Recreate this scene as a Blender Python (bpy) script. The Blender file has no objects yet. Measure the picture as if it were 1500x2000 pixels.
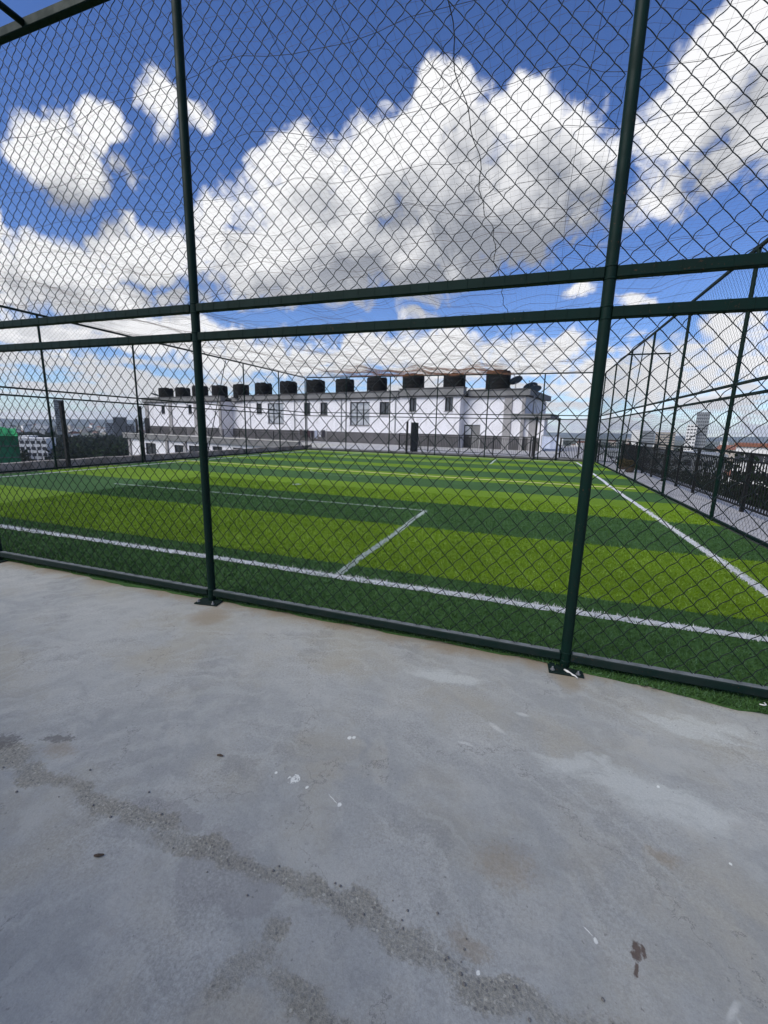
import bpy, math, random
import numpy as np
from mathutils import Vector, Matrix
random.seed(11); RNG = np.random.default_rng(5)
sc = bpy.context.scene
COL = sc.collection
R = math.radians

# ------------------------------------------------------------------ camera
CAM_POS = Vector((0.0, -2.932, 1.6))
F_PX, YAW, PITCH, ROLL = 820.67, -0.33194, 0.19715, 0.02376
def cam_axes():
    f = Vector((math.sin(YAW)*math.cos(PITCH), math.cos(YAW)*math.cos(PITCH), -math.sin(PITCH)))
    r0 = Vector((math.cos(YAW), -math.sin(YAW), 0)); d0 = f.cross(r0)
    r = r0*math.cos(ROLL) - d0*math.sin(ROLL); d = d0*math.cos(ROLL) + r0*math.sin(ROLL)
    return f, r, d
CF, CR, CD = cam_axes()
cam_d = bpy.data.cameras.new("camera"); cam = bpy.data.objects.new("camera", cam_d); COL.objects.link(cam)
M = Matrix((( CR.x, -CD.x, -CF.x, CAM_POS.x), (CR.y, -CD.y, -CF.y, CAM_POS.y), (CR.z, -CD.z, -CF.z, CAM_POS.z), (0, 0, 0, 1)))
cam.matrix_world = M
cam_d.sensor_fit = 'HORIZONTAL'; cam_d.sensor_width = 36.0; cam_d.lens = 36.0*F_PX/1500.0
cam_d.clip_start = 0.05; cam_d.clip_end = 30000
sc.camera = cam
def look(px, py):          # direction of a point of the sky seen in the photograph (1500 x 2000)
    return (CF + CR*((px-750)/F_PX) + CD*((py-1000)/F_PX)).normalized()

# ------------------------------------------------------------------ view, sun, sky
sc.view_settings.view_transform = 'Standard'; sc.view_settings.look = 'None'
sc.view_settings.exposure = 0.5; sc.view_settings.gamma = 1.0
sc.view_settings.use_curve_mapping = False
sc.cycles.max_bounces = 6; sc.cycles.diffuse_bounces = 2; sc.cycles.volume_bounces = 1
sc.cycles.transparent_max_bounces = 8

SUN_TO = Vector((-0.42, -0.60, 0.68)).normalized()
SUN_EL = math.asin(SUN_TO.z); SUN_ROT = math.atan2(SUN_TO.x, SUN_TO.y)
sun_d = bpy.data.lights.new("sun", 'SUN'); sun = bpy.data.objects.new("sun", sun_d); COL.objects.link(sun)
sun_d.energy = 2.3; sun_d.angle = R(38); sun_d.color = (1.0, 0.96, 0.9)
sun.rotation_euler = (-SUN_TO).to_track_quat('-Z', 'Y').to_euler(); sun.location = (0, 0, 60)

world = bpy.data.worlds.new("World"); sc.world = world; world.use_nodes = True
class NT:
    def __init__(s, tree): s.t = tree; s.n = tree.nodes; s.l = tree.links
    def new(s, typ, **kw):
        nd = s.n.new(typ)
        for k, v in kw.items(): setattr(nd, k, v)
        return nd
    def put(s, sock, v):
        if v is None: return
        if isinstance(v, bpy.types.NodeSocket): s.l.new(v, sock)
        elif isinstance(v, (tuple, list, Vector)):
            v = tuple(v)
            sock.default_value = v if len(sock.default_value) == len(v) else (v + (1.0,))
        else: sock.default_value = v
    def math(s, op, a, b=None, c=None, clamp=False):
        nd = s.new('ShaderNodeMath', operation=op, use_clamp=clamp); s.put(nd.inputs[0], a)
        if b is not None: s.put(nd.inputs[1], b)
        if c is not None: s.put(nd.inputs[2], c)
        return nd.outputs[0]
    def vec(s, op, a, b=None, out=0):
        nd = s.new('ShaderNodeVectorMath', operation=op); s.put(nd.inputs[0], a)
        if b is not None:
            if op == 'SCALE': s.put(nd.inputs[3], b)
            else: s.put(nd.inputs[1], b)
        return nd.outputs[out]
    dim = '3D'
    def noise(s, vec, scale, detail=4, rough=0.55, dist=0.0, lac=2.0):
        nd = s.new('ShaderNodeTexNoise', noise_dimensions=s.dim); s.put(nd.inputs['Vector'], vec)
        nd.inputs['Scale'].default_value = scale; nd.inputs['Detail'].default_value = detail
        nd.inputs['Roughness'].default_value = rough; nd.inputs['Distortion'].default_value = dist
        nd.inputs['Lacunarity'].default_value = lac
        return nd.outputs[0]
    def voro(s, vec, scale, feature='F1', rnd=1.0):
        nd = s.new('ShaderNodeTexVoronoi', feature=feature, voronoi_dimensions=s.dim); s.put(nd.inputs['Vector'], vec)
        nd.inputs['Scale'].default_value = scale; nd.inputs['Randomness'].default_value = rnd
        return nd.outputs['Distance']
    def mad(s, a, b, c):
        nd = s.new('ShaderNodeVectorMath', operation='MULTIPLY_ADD')
        for i, x in enumerate((a, b, c)): s.put(nd.inputs[i], x)
        return nd.outputs[0]
    def vmax(s, v):
        sp = s.new('ShaderNodeSeparateXYZ'); s.put(sp.inputs[0], v)
        return s.math('MAXIMUM', s.math('MAXIMUM', sp.outputs[0], sp.outputs[1]), sp.outputs[2])
    def step(s, v, a, b, lo=0.0, hi=1.0):
        nd = s.new('ShaderNodeMapRange', interpolation_type='SMOOTHSTEP'); s.put(nd.inputs[0], v)
        for i, x in enumerate((a, b, lo, hi)): s.put(nd.inputs[1+i], x)
        return nd.outputs[0]
    def lin(s, v, a, b, lo=0.0, hi=1.0):
        nd = s.new('ShaderNodeMapRange'); s.put(nd.inputs[0], v)
        for i, x in enumerate((a, b, lo, hi)): s.put(nd.inputs[1+i], x)
        return nd.outputs[0]
    def mix(s, fac, a, b, blend='MIX'):
        nd = s.new('ShaderNodeMix', data_type='RGBA', blend_type=blend)
        s.put(nd.inputs[0], fac); s.put(nd.inputs[6], a); s.put(nd.inputs[7], b)
        return nd.outputs[2]

def puff_field(T, dw, puffs):
    sw = T.new('ShaderNodeSeparateXYZ'); T.put(sw.inputs[0], dw); X, Y, Z = sw.outputs
    rows = []
    for (x, y, rx, ry, tilt, wt) in puffs:
        c = look(x, y)
        ex = (look(x+4, y) - look(x-4, y)); ey = (look(x, y+4) - look(x, y-4))
        sx = ex.length/8; sy = ey.length/8
        ex.normalize(); ey = (ey - ex*ey.dot(ex)).normalized()
        t = R(tilt); ax = (ex*math.cos(t) + ey*math.sin(t))*(1/(rx*sx)); ay = (ey*math.cos(t) - ex*math.sin(t))*(1/(ry*sy))
        rows.append((ax, -ax.dot(c), ay, -ay.dot(c), wt))
    best = None
    for k in range(0, len(rows), 3):      # three puffs at a time, one in each component of a vector
        q = rows[k:k+3]; q += [q[-1]]*(3-len(q))
        a = T.mad(X, [r[0].x for r in q], T.mad(Y, [r[0].y for r in q], T.mad(Z, [r[0].z for r in q], [r[1] for r in q])))
        b = T.mad(X, [r[2].x for r in q], T.mad(Y, [r[2].y for r in q], T.mad(Z, [r[2].z for r in q], [r[3] for r in q])))
        v = T.mad(T.mad(a, a, T.vec('MULTIPLY', b, b)), [-.72*r[4] for r in q], [.72*r[4] for r in q])
        best = v if best is None else T.vec('MAXIMUM', best, v)
    best = T.vmax(best)
    return best

def cloud_group():
    g = bpy.data.node_groups.new("cloud_density", 'ShaderNodeTree')
    g.interface.new_socket(name="Dir", in_out='INPUT', socket_type='NodeSocketVector')
    g.interface.new_socket(name="Density", in_out='OUTPUT', socket_type='NodeSocketFloat'); g.interface.new_socket(name="Warped", in_out='OUTPUT', socket_type='NodeSocketVector')
    T = NT(g); gi = T.new('NodeGroupInput'); go = T.new('NodeGroupOutput')
    d = T.vec('NORMALIZE', gi.outputs[0])
    # big soft warp so that the puffs are not ellipses
    wn = T.new('ShaderNodeTexNoise'); T.put(wn.inputs['Vector'], d); wn.inputs['Scale'].default_value = 12.0; wn.inputs['Detail'].default_value = 2
    w = T.vec('SCALE', T.vec('SUBTRACT', wn.outputs['Color'], (0.5, 0.5, 0.5)), 0.085)
    dw = T.vec('ADD', d, w)
    # puffs: (x, y, rx, ry, tilt, weight) in the photograph's sky, turned into directions
    puffs = [
        (870, 205, 82, 95, 0, 1), (1030, 250, 105, 105, 0, 1), (760, 330, 150, 130, -25, 1), (930, 370, 230, 175, 0, 1),
        (590, 340, 95, 95, 0, 1), (620, 440, 190, 130, 0, 1), (520, 500, 180, 100, 0, .9), (1110, 340, 120, 150, 0, .9),
        (800, 500, 250, 85, 0, 1), (940, 450, 250, 110, -5, 1), (690, 510, 260, 90, 0, 1), (680, 560, 260, 45, 0, .7), (430, 420, 70, 60, -30, .6),
        (120, 315, 105, 115, 15, .95), (200, 265, 70, 45, -35, .8), (320, 195, 42, 75, 10, .85), (390, 230, 45, 35, 20, .6), (255, 330, 40, 22, 15, .5),
        (90, 520, 170, 85, 0, 1), (300, 500, 150, 75, 0, .9), (-30, 440, 50, 70, 0, .7), (190, 590, 260, 40, 0, .8),
        (1440, 90, 230, 110, -48, .95), (1350, 280, 240, 62, -48, .75), (1460, 310, 170, 55, -42, .75), (1290, 380, 110, 50, -30, .65), (1560, 180, 200, 200, 0, .8), (1400, 200, 220, 100, -48, .8),
        (1110, 573, 55, 24, 0, .6), (1240, 585, 45, 18, 0, .4), (815, 620, 35, 18, 0, .5),
        (300, 650, 330, 40, 3, .8), (860, 690, 300, 55, 3, .8), (1300, 720, 260, 75, -8, .7), (480, 690, 200, 45, 0, .7), (1080, 680, 90, 40, 0, .5), (1420, 640, 120, 40, -20, .55),
    ]
    best = puff_field(T, dw, puffs)
    best = T.math('MAXIMUM', best, -1.2)
    n1 = T.noise(dw, 14, 3, 0.60)
    T.put(go.inputs[0], T.math('MULTIPLY_ADD', n1, 1.15, T.math('ADD', best, -0.575))); T.put(go.inputs[1], dw)
    return g

def build_world():
    T = NT(world.node_tree); T.n.clear()
    out = T.new('ShaderNodeOutputWorld'); bg = T.new('ShaderNodeBackground')
    tc = T.new('ShaderNodeTexCoord'); d = T.vec('NORMALIZE', tc.outputs['Generated'])
    sky = T.new('ShaderNodeTexSky', sky_type='NISHITA'); sky.sun_disc = False
    sky.sun_elevation = SUN_EL; sky.sun_rotation = SUN_ROT
    sky.altitude = 1700; sky.air_density = 1.0; sky.dust_density = 0.8; sky.ozone_density = 4.0
    hs = T.new('ShaderNodeHueSaturation'); hs.inputs['Hue'].default_value = 0.512; hs.inputs['Saturation'].default_value = 1.16; hs.inputs['Value'].default_value = 1.16
    T.put(hs.inputs['Color'], sky.outputs[0])
    g = cloud_group()
    def dens(v):
        nd = T.new('ShaderNodeGroup'); nd.node_tree = g; T.put(nd.inputs[0], v); return nd.outputs
    G0 = dens(d); C0, dw = G0[0], G0[1]; C1 = dens(T.vec('ADD', d, (-0.045, 0.0, 0.075)))[0]
    # the rest of the sky: fair-weather cumulus of the same kind
    gen = T.math('MULTIPLY_ADD', T.noise(T.vec('MULTIPLY', dw, (1, 1, 1.7)), 2.6, 1, 0.5), 6.0, -3.3)
    away = T.step(T.vec('DOT_PRODUCT', d, look(750, 420), out=1), 0.80, 0.55)
    gen = T.math('MULTIPLY_ADD', away, 1.3, T.math('MINIMUM', T.math('ADD', gen, -1.3), -0.55))
    # a layered bank low over the horizon
    sep = T.new('ShaderNodeSeparateXYZ'); T.put(sep.inputs[0], d)
    low = T.noise(T.vec('MULTIPLY', d, (2.2, 2.2, 15)), 2.4, 3, 0.6)
    low = T.math('MULTIPLY_ADD', low, 2.6, -1.02)
    low = T.math('SUBTRACT', low, T.step(sep.outputs[2], 0.13, 0.32, 0.0, 2.0))
    D0 = T.math('SMOOTH_MAX', T.math('MAXIMUM', C0, gen), low, 0.2)
    fn = T.noise(dw, 60, 4, 0.62); vr = T.math('SUBTRACT', 0.4, T.voro(dw, 34))
    fine = T.math('MULTIPLY_ADD', T.math('SUBTRACT', fn, 0.5), 0.50, T.math('MULTIPLY', vr, 0.30))
    D0 = T.math('ADD', D0, fine)
    alpha = T.step(D0, -0.06, 0.40)
    lit = T.math('MULTIPLY_ADD', T.math('ADD', T.math('SUBTRACT', C0, C1), T.math('MULTIPLY', fine, 0.6)), 1.35, 0.60)
    thick = T.step(D0, 0.35, 1.0, 0.12, -0.22)
    lit = T.math('ADD', lit, thick)
    # the flat grey undersides of the large clouds
    und = puff_field(T, dw, [(960, 480, 250, 95, -4, 1), (700, 530, 240, 60, -3, .9), (1080, 400, 130, 110, 0, .8), (850, 400, 160, 90, -10, .6), (90, 570, 210, 36, 0, .75), (300, 570, 150, 30, 0, .5), (130, 395, 60, 30, 10, .3), (1420, 330, 160, 40, -45, .25)])
    und = T.math('MULTIPLY_ADD', T.math('SUBTRACT', T.noise(dw, 11, 2, 0.6), 0.5), 0.9, und)
    lit = T.math('SUBTRACT', lit, T.step(und, -0.2, 0.9, 0.0, 0.58))
    lit = T.math('ADD', lit, T.step(sep.outputs[2], 0.30, 0.10, 0.0, 0.45))
    lit = T.math('MAXIMUM', lit, T.step(sep.outputs[2], 0.34, 0.14, 0.0, 0.66), clamp=True)
    col = T.mix(lit, (2.3, 2.45, 2.8, 1), (7.1, 7.1, 7.2, 1))
    T.put(bg.inputs['Color'], T.mix(alpha, hs.outputs[0], col)); bg.inputs['Strength'].default_value = 0.1
    T.l.new(bg.outputs[0], out.inputs[0])
build_world()
world.cycles.sampling_method = 'NONE'
sc.cycles.use_adaptive_sampling = True; sc.cycles.adaptive_threshold = 0.02

# ------------------------------------------------------------------ helpers
def tag(o, label=None, cat=None, group=None, kind=None):
    if label: o['label'] = label
    if cat: o['category'] = cat
    if group: o['group'] = group
    if kind: o['kind'] = kind
    return o
WM = {}
def empty(name, loc, label=None, cat=None, group=None, rz=0.0):
    o = bpy.data.objects.new(name, None); COL.objects.link(o); o.empty_display_size = 0.2
    o.location = loc; o.rotation_euler = (0, 0, rz)
    WM[o] = Matrix.Translation(loc) @ Matrix.Rotation(rz, 4, 'Z')
    return tag(o, label, cat, group)
def adopt(o, parent):
    """o was built in world coordinates: parent it without moving it"""
    w = Matrix.LocRotScale(o.location, o.rotation_euler, o.scale)
    WM[o] = w
    if parent is not None:
        o.parent = parent; o.matrix_parent_inverse = WM[parent].inverted()
    return o
class MB:
    def __init__(s): s.v = []; s.f = []; s.m = []
    def add(s, vs, fs, mi=0):
        b = len(s.v); s.v.extend([tuple(p) for p in vs]); s.f.extend([tuple(i+b for i in f) for f in fs]); s.m.extend([mi]*len(fs)); return s
    def box(s, x0, x1, y0, y1, z0, z1, mi=0):
        return s.obox(Vector((x0, y0, z0)), Vector((x1-x0, 0, 0)), Vector((0, y1-y0, 0)), Vector((0, 0, z1-z0)), mi)
    def obox(s, o, a, b, c, mi=0):
        o = Vector(o); a = Vector(a); b = Vector(b); c = Vector(c)
        p = [o, o+a, o+a+b, o+b, o+c, o+a+c, o+a+b+c, o+b+c]
        fs = [(0, 3, 2, 1), (4, 5, 6, 7), (0, 1, 5, 4), (1, 2, 6, 5), (2, 3, 7, 6), (3, 0, 4, 7)]
        if a.cross(b).dot(c) < 0: fs = [f[::-1] for f in fs]
        return s.add(p, fs, mi)
    def bbox(s, x0, x1, y0, y1, z0, z1, bev=0.004, mi=0):
        """box with chamfered edges"""
        vs = []
        def corner(ix, iy, iz):
            x = (x0, x1)[ix]; y = (y0, y1)[iy]; z = (z0, z1)[iz]
            dx = bev if ix == 0 else -bev; dy = bev if iy == 0 else -bev; dz = bev if iz == 0 else -bev
            k = len(vs); vs.extend([(x, y+dy, z+dz), (x+dx, y, z+dz), (x+dx, y+dy, z)]); return k
        c = {(i, j, k): corner(i, j, k) for i in (0, 1) for j in (0, 1) for k in (0, 1)}
        fs = []
        def quad(cs, o): fs.append([c[q]+o for q in cs])
        quad([(0, 0, 0), (0, 0, 1), (0, 1, 1), (0, 1, 0)], 0); quad([(1, 0, 0), (1, 1, 0), (1, 1, 1), (1, 0, 1)], 0)
        quad([(0, 0, 0), (1, 0, 0), (1, 0, 1), (0, 0, 1)], 1); quad([(0, 1, 0), (0, 1, 1), (1, 1, 1), (1, 1, 0)], 1)
        quad([(0, 0, 0), (0, 1, 0), (1, 1, 0), (1, 0, 0)], 2); quad([(0, 0, 1), (1, 0, 1), (1, 1, 1), (0, 1, 1)], 2)
        ctr = Vector(((x0+x1)/2, (y0+y1)/2, (z0+z1)/2))
        def edge(p, q, o1, o2): fs.append([c[p]+o1, c[q]+o1, c[q]+o2, c[p]+o2])
        for a in (0, 1):
            for b in (0, 1):
                edge((0, a, b), (1, a, b), 1, 2); edge((a, 0, b), (a, 1, b), 0, 2); edge((a, b, 0), (a, b, 1), 0, 1)
        for q in c: fs.append([c[q], c[q]+1, c[q]+2])
        V = [Vector(v) for v in vs]; out = []
        for f in fs:
            n = (V[f[1]]-V[f[0]]).cross(V[f[2]]-V[f[0]]); m = sum((V[i] for i in f), Vector())/len(f) - ctr
            out.append(tuple(f) if n.dot(m) > 0 else tuple(f[::-1]))
        return s.add(vs, out, mi)
    def tube(s, pts, r, n=6, mi=0, cap=True):
        pts = [Vector(p) for p in pts]; rings = []; up = None
        rr = r if isinstance(r, (list, tuple)) else [r]*len(pts)
        for i, p in enumerate(pts):
            t = (pts[min(i+1, len(pts)-1)] - pts[max(i-1, 0)]).normalized()
            if up is None:
                up = Vector((0, 0, 1)) if abs(t.z) < 0.9 else Vector((0, 1, 0))
            a = t.cross(up).normalized(); b = a.cross(t).normalized(); up = b
            rings.append([p + (a*math.cos(2*math.pi*k/n) + b*math.sin(2*math.pi*k/n))*rr[i] for k in range(n)])
        vs = [q for rg in rings for q in rg]; fs = []
        for i in range(len(pts)-1):
            for k in range(n):
                k2 = (k+1) % n; fs.append((i*n+k, i*n+k2, (i+1)*n+k2, (i+1)*n+k))
        if cap: fs += [tuple(range(n))[::-1], tuple((len(pts)-1)*n+k for k in range(n))]
        return s.add(vs, fs, mi)
    def lathe(s, prof, ctr=(0, 0, 0), n=24, mi=0):
        cx, cy, cz = ctr; vs = []; fs = []
        for (r, z) in prof: vs += [(cx+r*math.cos(2*math.pi*k/n), cy+r*math.sin(2*math.pi*k/n), cz+z) for k in range(n)]
        for i in range(len(prof)-1):
            for k in range(n):
                k2 = (k+1) % n; fs.append((i*n+k, i*n+k2, (i+1)*n+k2, (i+1)*n+k))
        fs += [tuple(range(n))[::-1], tuple((len(prof)-1)*n+k for k in range(n))]
        return s.add(vs, fs, mi)
    def mesh(s, name, mats, smooth=False):
        me = bpy.data.meshes.new(name); me.from_pydata(s.v, [], s.f)
        for m in (mats if isinstance(mats, (list, tuple)) else [mats]): me.materials.append(m)
        if any(s.m): me.polygons.foreach_set('material_index', s.m)
        if smooth: me.polygons.foreach_set('use_smooth', [True]*len(me.polygons))
        me.update(); return me
    def build(s, name, mats, parent=None, smooth=False):
        o = bpy.data.objects.new(name, s.mesh(name, mats, smooth)); COL.objects.link(o); return adopt(o, parent)
def place(name, me, loc, parent=None, rz=0.0, scale=None):
    o = bpy.data.objects.new(name, me); COL.objects.link(o); o.location = loc; o.rotation_euler = (0, 0, rz)
    if scale: o.scale = scale
    return adopt(o, parent)
def autosmooth(me, ang=40):
    try: me.set_sharp_from_angle(angle=R(ang))
    except Exception: pass

# ------------------------------------------------------------------ materials
def mat(name, col, rough=0.6, col2=None, scale=6.0, amount=0.5, bump=0.0, bscale=60, metal=0.0, spec=0.5, detail=5):
    m = bpy.data.materials.new(name); m.use_nodes = True; T = NT(m.node_tree); b = T.n['Principled BSDF']
    b.inputs['Roughness'].default_value = rough; b.inputs['Metallic'].default_value = metal
    b.inputs['Specular IOR Level'].default_value = spec
    tc = T.new('ShaderNodeTexCoord'); co = tc.outputs['Object']
    if col2 is None: col2 = tuple(c*0.72 for c in col)
    n = T.step(T.noise(co, scale, detail, 0.6), 0.35, 0.7)
    T.put(b.inputs['Base Color'], T.mix(T.math('MULTIPLY', n, amount), tuple(col)+(1,), tuple(col2)+(1,)))
    T.put(b.inputs['Roughness'], T.lin(n, 0, 1, rough, min(1, rough+0.15)))
    if bump > 0:
        bp = T.new('ShaderNodeBump'); bp.inputs['Strength'].default_value = bump; bp.inputs['Distance'].default_value = 0.01
        T.put(bp.inputs['Height'], T.noise(co, bscale, 4, 0.6)); T.l.new(bp.outputs[0], b.inputs['Normal'])
    return m
GREEN = mat("green_paint", (0.0024, 0.0155, 0.0115), 0.5, (0.004, 0.013, 0.010), 9, 0.7, 0.05, 40, spec=0.12)
def chip(m):
    T = NT(m.node_tree); b = T.n['Principled BSDF']; src = b.inputs['Base Color'].links[0].from_socket; geo = T.new('ShaderNodeNewGeometry')
    n = T.math('MULTIPLY', T.step(T.noise(geo.outputs['Position'], 60, 3, 0.7), 0.64, 0.68), T.step(T.noise(geo.outputs['Position'], 2.2, 2), 0.47, 0.60))
    T.put(b.inputs['Base Color'], T.mix(n, src, (0.055, 0.030, 0.016, 1)))
chip(GREEN)
GREEN_DUSTY = mat("green_paint_dusty", (0.0030, 0.0140, 0.0115), 0.55, (0.012, 0.02, 0.018), 5, 0.8, 0.05, 40, spec=0.15)
WIRE = mat("coated_wire", (0.004, 0.010, 0.011), 0.5, (0.008, 0.013, 0.013), 3, 0.6, spec=0.25)
BLACK = mat("black_paint", (0.006, 0.006, 0.007), 0.5, (0.014, 0.014, 0.014), 6, 0.6, spec=0.3)
NETM = mat("brown_netting", (0.14, 0.085, 0.06), 0.9, (0.06, 0.045, 0.04), 0.8, 0.8)
ROPE = mat("dark_rope", (0.03, 0.03, 0.035), 0.9, (0.07, 0.06, 0.05), 9, 0.8)
def wall_material():
    m = mat("white_render", (0.77, 0.76, 0.79), 0.85, (0.66, 0.65, 0.67), 0.7, 0.6, 0.1, 20); T = NT(m.node_tree); b = T.n['Principled BSDF']
    src = b.inputs['Base Color'].links[0].from_socket; geo = T.new('ShaderNodeNewGeometry')
    st = T.noise(T.vec('MULTIPLY', geo.outputs['Position'], (2.2, 2.2, 0.16)), 1.6, 5, 0.65); pa = T.noise(geo.outputs['Position'], 0.5, 3)
    T.put(b.inputs['Base Color'], T.mix(T.math('MULTIPLY', T.math('MULTIPLY', T.step(st, 0.48, 0.72), T.step(pa, 0.35, 0.6)), 0.55), src, (0.40, 0.385, 0.37, 1)))
    return m
WHITEW = wall_material()
GREYR = mat("grey_render", (0.20, 0.20, 0.20), 0.85, (0.13, 0.13, 0.13), 0.9, 0.7, 0.1, 20)
GREYD = mat("dark_grey_render", (0.105, 0.10, 0.105), 0.85, (0.07, 0.07, 0.07), 0.9, 0.7)
PILAST = mat("taupe_render", (0.30, 0.29, 0.29), 0.85, (0.22, 0.21, 0.21), 1.2, 0.6)
GLASS = mat("dark_window_glass", (0.03, 0.035, 0.045), 0.08, (0.06, 0.06, 0.07), 2, 0.5, spec=0.8)
GLASSL = mat("curtained_window_glass", (0.42, 0.44, 0.47), 0.15, (0.20, 0.22, 0.26), 1.6, 0.8, spec=0.8)
FRAME = mat("black_window_frame", (0.02, 0.02, 0.022), 0.5)
TANKM = mat("black_tank_plastic", (0.008, 0.009, 0.010), 0.75, (0.016, 0.015, 0.014), 1.2, 0.7, spec=0.15)
DISHM = mat("dish_blue_grey", (0.05, 0.085, 0.13), 0.45, (0.03, 0.05, 0.07), 4, 0.5)
STEEL = mat("galvanised_steel", (0.32, 0.33, 0.34), 0.45, (0.2, 0.2, 0.2), 8, 0.6, metal=0.6)
CONCP = mat("weathered_parapet", (0.34, 0.31, 0.28), 0.9, (0.14, 0.12, 0.10), 2.2, 0.9, 0.3, 25)
KERB = mat("pale_kerb", (0.66, 0.64, 0.60), 0.9, (0.42, 0.39, 0.35), 2.5, 0.7, 0.3, 25)
FLOORL = mat("pale_terrace_floor", (0.50, 0.49, 0.48), 0.85, (0.36, 0.35, 0.34), 1.4, 0.7, 0.2, 30)
PLANT = mat("brown_dry_foliage", (0.075, 0.05, 0.02), 0.9, (0.03, 0.035, 0.012), 14, 0.9)
LEAFD = mat("dark_foliage", (0.014, 0.030, 0.011), 0.95, (0.005, 0.010, 0.005), 0.12, 0.9, spec=0.1)
LEAFM = mat("mid_foliage", (0.045, 0.075, 0.022), 0.9, (0.015, 0.03, 0.01), 0.7, 0.9)
BARK = mat("bark", (0.09, 0.065, 0.045), 0.95)

def ellipse_mask(T, vec, items):
    sp = T.new('ShaderNodeSeparateXYZ'); T.put(sp.inputs[0], vec); X, Y = sp.outputs[0], sp.outputs[1]
    rows = []
    for (x, y, rx, ry, ang) in items:
        c, n = math.cos(R(ang)), math.sin(R(ang))
        rows.append((c/rx, n/rx, -(c*x+n*y)/rx, -n/ry, c/ry, -(-n*x+c*y)/ry))
    best = None
    for k in range(0, len(rows), 3):
        q = rows[k:k+3]; q += [q[-1]]*(3-len(q)); g = lambda i: [r[i] for r in q]
        a = T.mad(X, g(0), T.mad(Y, g(1), g(2))); b = T.mad(X, g(3), T.mad(Y, g(4), g(5)))
        v = T.mad(T.mad(a, a, T.vec('MULTIPLY', b, b)), (-.5, -.5, -.5), (.5, .5, .5))
        best = v if best is None else T.vec('MAXIMUM', best, v)
    return T.vmax(best)
def concrete_material():
    m = bpy.data.materials.new("worn_concrete"); m.use_nodes = True; T = NT(m.node_tree); b = T.n['Principled BSDF']; T.dim = '2D'
    geo = T.new('ShaderNodeNewGeometry'); P = geo.outputs['Position']
    P = T.vec('MULTIPLY', P, (1, 1, 0))
    wn = T.new('ShaderNodeTexNoise', noise_dimensions='2D'); T.put(wn.inputs['Vector'], P); wn.inputs['Scale'].default_value = 5; wn.inputs['Detail'].default_value = 8; wn.inputs['Roughness'].default_value = 0.65
    W = T.vec('SUBTRACT', wn.outputs['Color'], (0.5, 0.5, 0.5))
    Pw = T.vec('ADD', P, T.vec('SCALE', W, 0.16)); Ps = T.vec('ADD', P, T.vec('SCALE', W, 0.035))
    big = T.noise(P, 0.9, 5, 0.55); mid = T.noise(Pw, 3.2, 7, 0.62, 0.6); fine = T.noise(P, 55, 6, 0.7); grit = T.noise(P, 210, 3, 0.6)
    trow = T.noise(T.vec('MULTIPLY', Pw, (1.0, 3.0, 1)), 2.4, 6, 0.6, 1.2)
    c = T.mix(T.step(big, 0.36, 0.66), (0.275, 0.285, 0.300, 1), (0.345, 0.35, 0.358, 1))
    c = T.mix(T.math('MULTIPLY', T.step(mid, 0.42, 0.7), 0.55), c, (0.40, 0.402, 0.408, 1))
    c = T.mix(T.math('MULTIPLY', T.step(trow, 0.5, 0.72), 0.40), c, (0.235, 0.24, 0.25, 1))
    c = T.mix(T.math('MULTIPLY', T.step(fine, 0.45, 0.72), 0.30), c, (0.19, 0.195, 0.21, 1))
    veil = T.noise(P, 1.15, 5, 0.6); c = T.mix(T.math('MULTIPLY', T.step(veil, 0.45, 0.72), 0.55), c, (0.315, 0.295, 0.25, 1))
    blot = T.noise(Pw, 1.9, 6, 0.68); c = T.mix(T.math('MULTIPLY', T.step(blot, 0.52, 0.74), 0.5), c, (0.20, 0.205, 0.215, 1))
    c = T.mix(T.math('MULTIPLY', T.step(blot, 0.44, 0.28), 0.45), c, (0.42, 0.425, 0.43, 1))
    wv = T.new('ShaderNodeTexWave', wave_type='RINGS', rings_direction='Z'); T.put(wv.inputs['Vector'], T.vec('ADD', Pw, (0.9, 2.6, 0))); wv.inputs['Scale'].default_value = 2.3; wv.inputs['Distortion'].default_value = 9.0; wv.inputs['Detail'].default_value = 4.0; wv.inputs['Detail Scale'].default_value = 1.6
    c = T.mix(T.math('MULTIPLY', T.step(wv.outputs['Fac'], 0.62, 1.0), T.math('MULTIPLY', T.step(blot, 0.35, 0.6), 0.28)), c, (0.43, 0.435, 0.44, 1))
    # yellowish dirt veils
    tan = T.math('ADD', ellipse_mask(T, Pw, [(-2.41, -0.93, .5, .22, 0), (-0.82, -1.30, .35, .2, 10), (0.36, -0.74, .5, .22, 5), (-0.25, -0.62, .4, .2, 0), (0.9, -1.45, .8, .35, 5), (-0.5, -2.3, .6, .35, 0), (1.6, -.6, .5, .25, 0), (-1.3, -.55, .4, .16, 0)]), T.math('MULTIPLY', T.math('SUBTRACT', mid, 0.5), 1.3))
    c = T.mix(T.math('MULTIPLY', T.step(tan, 0.0, 0.9), 0.55), c, (0.30, 0.275, 0.225, 1))
    # dirt washed out along the fence foot and from the base plates
    sep = T.new('ShaderNodeSeparateXYZ'); T.put(sep.inputs[0], Ps)
    foot = T.math('ADD', T.lin(sep.outputs[1], -0.20, 0.02, 0.0, 0.9), T.math('MULTIPLY', T.math('SUBTRACT', mid, 0.5), 1.4))
    c = T.mix(T.math('MULTIPLY', T.step(foot, 0.15, 0.95), 0.8), c, (0.215, 0.165, 0.115, 1))
    pl = ellipse_mask(T, Pw, [(-2.46, -0.27, .19, .20, 20), (0.35, -0.17, .12, .14, 0)])
    c = T.mix(T.math('MULTIPLY', T.step(pl, -0.1, 0.5), 0.75), c, (0.25, 0.205, 0.15, 1))
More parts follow.
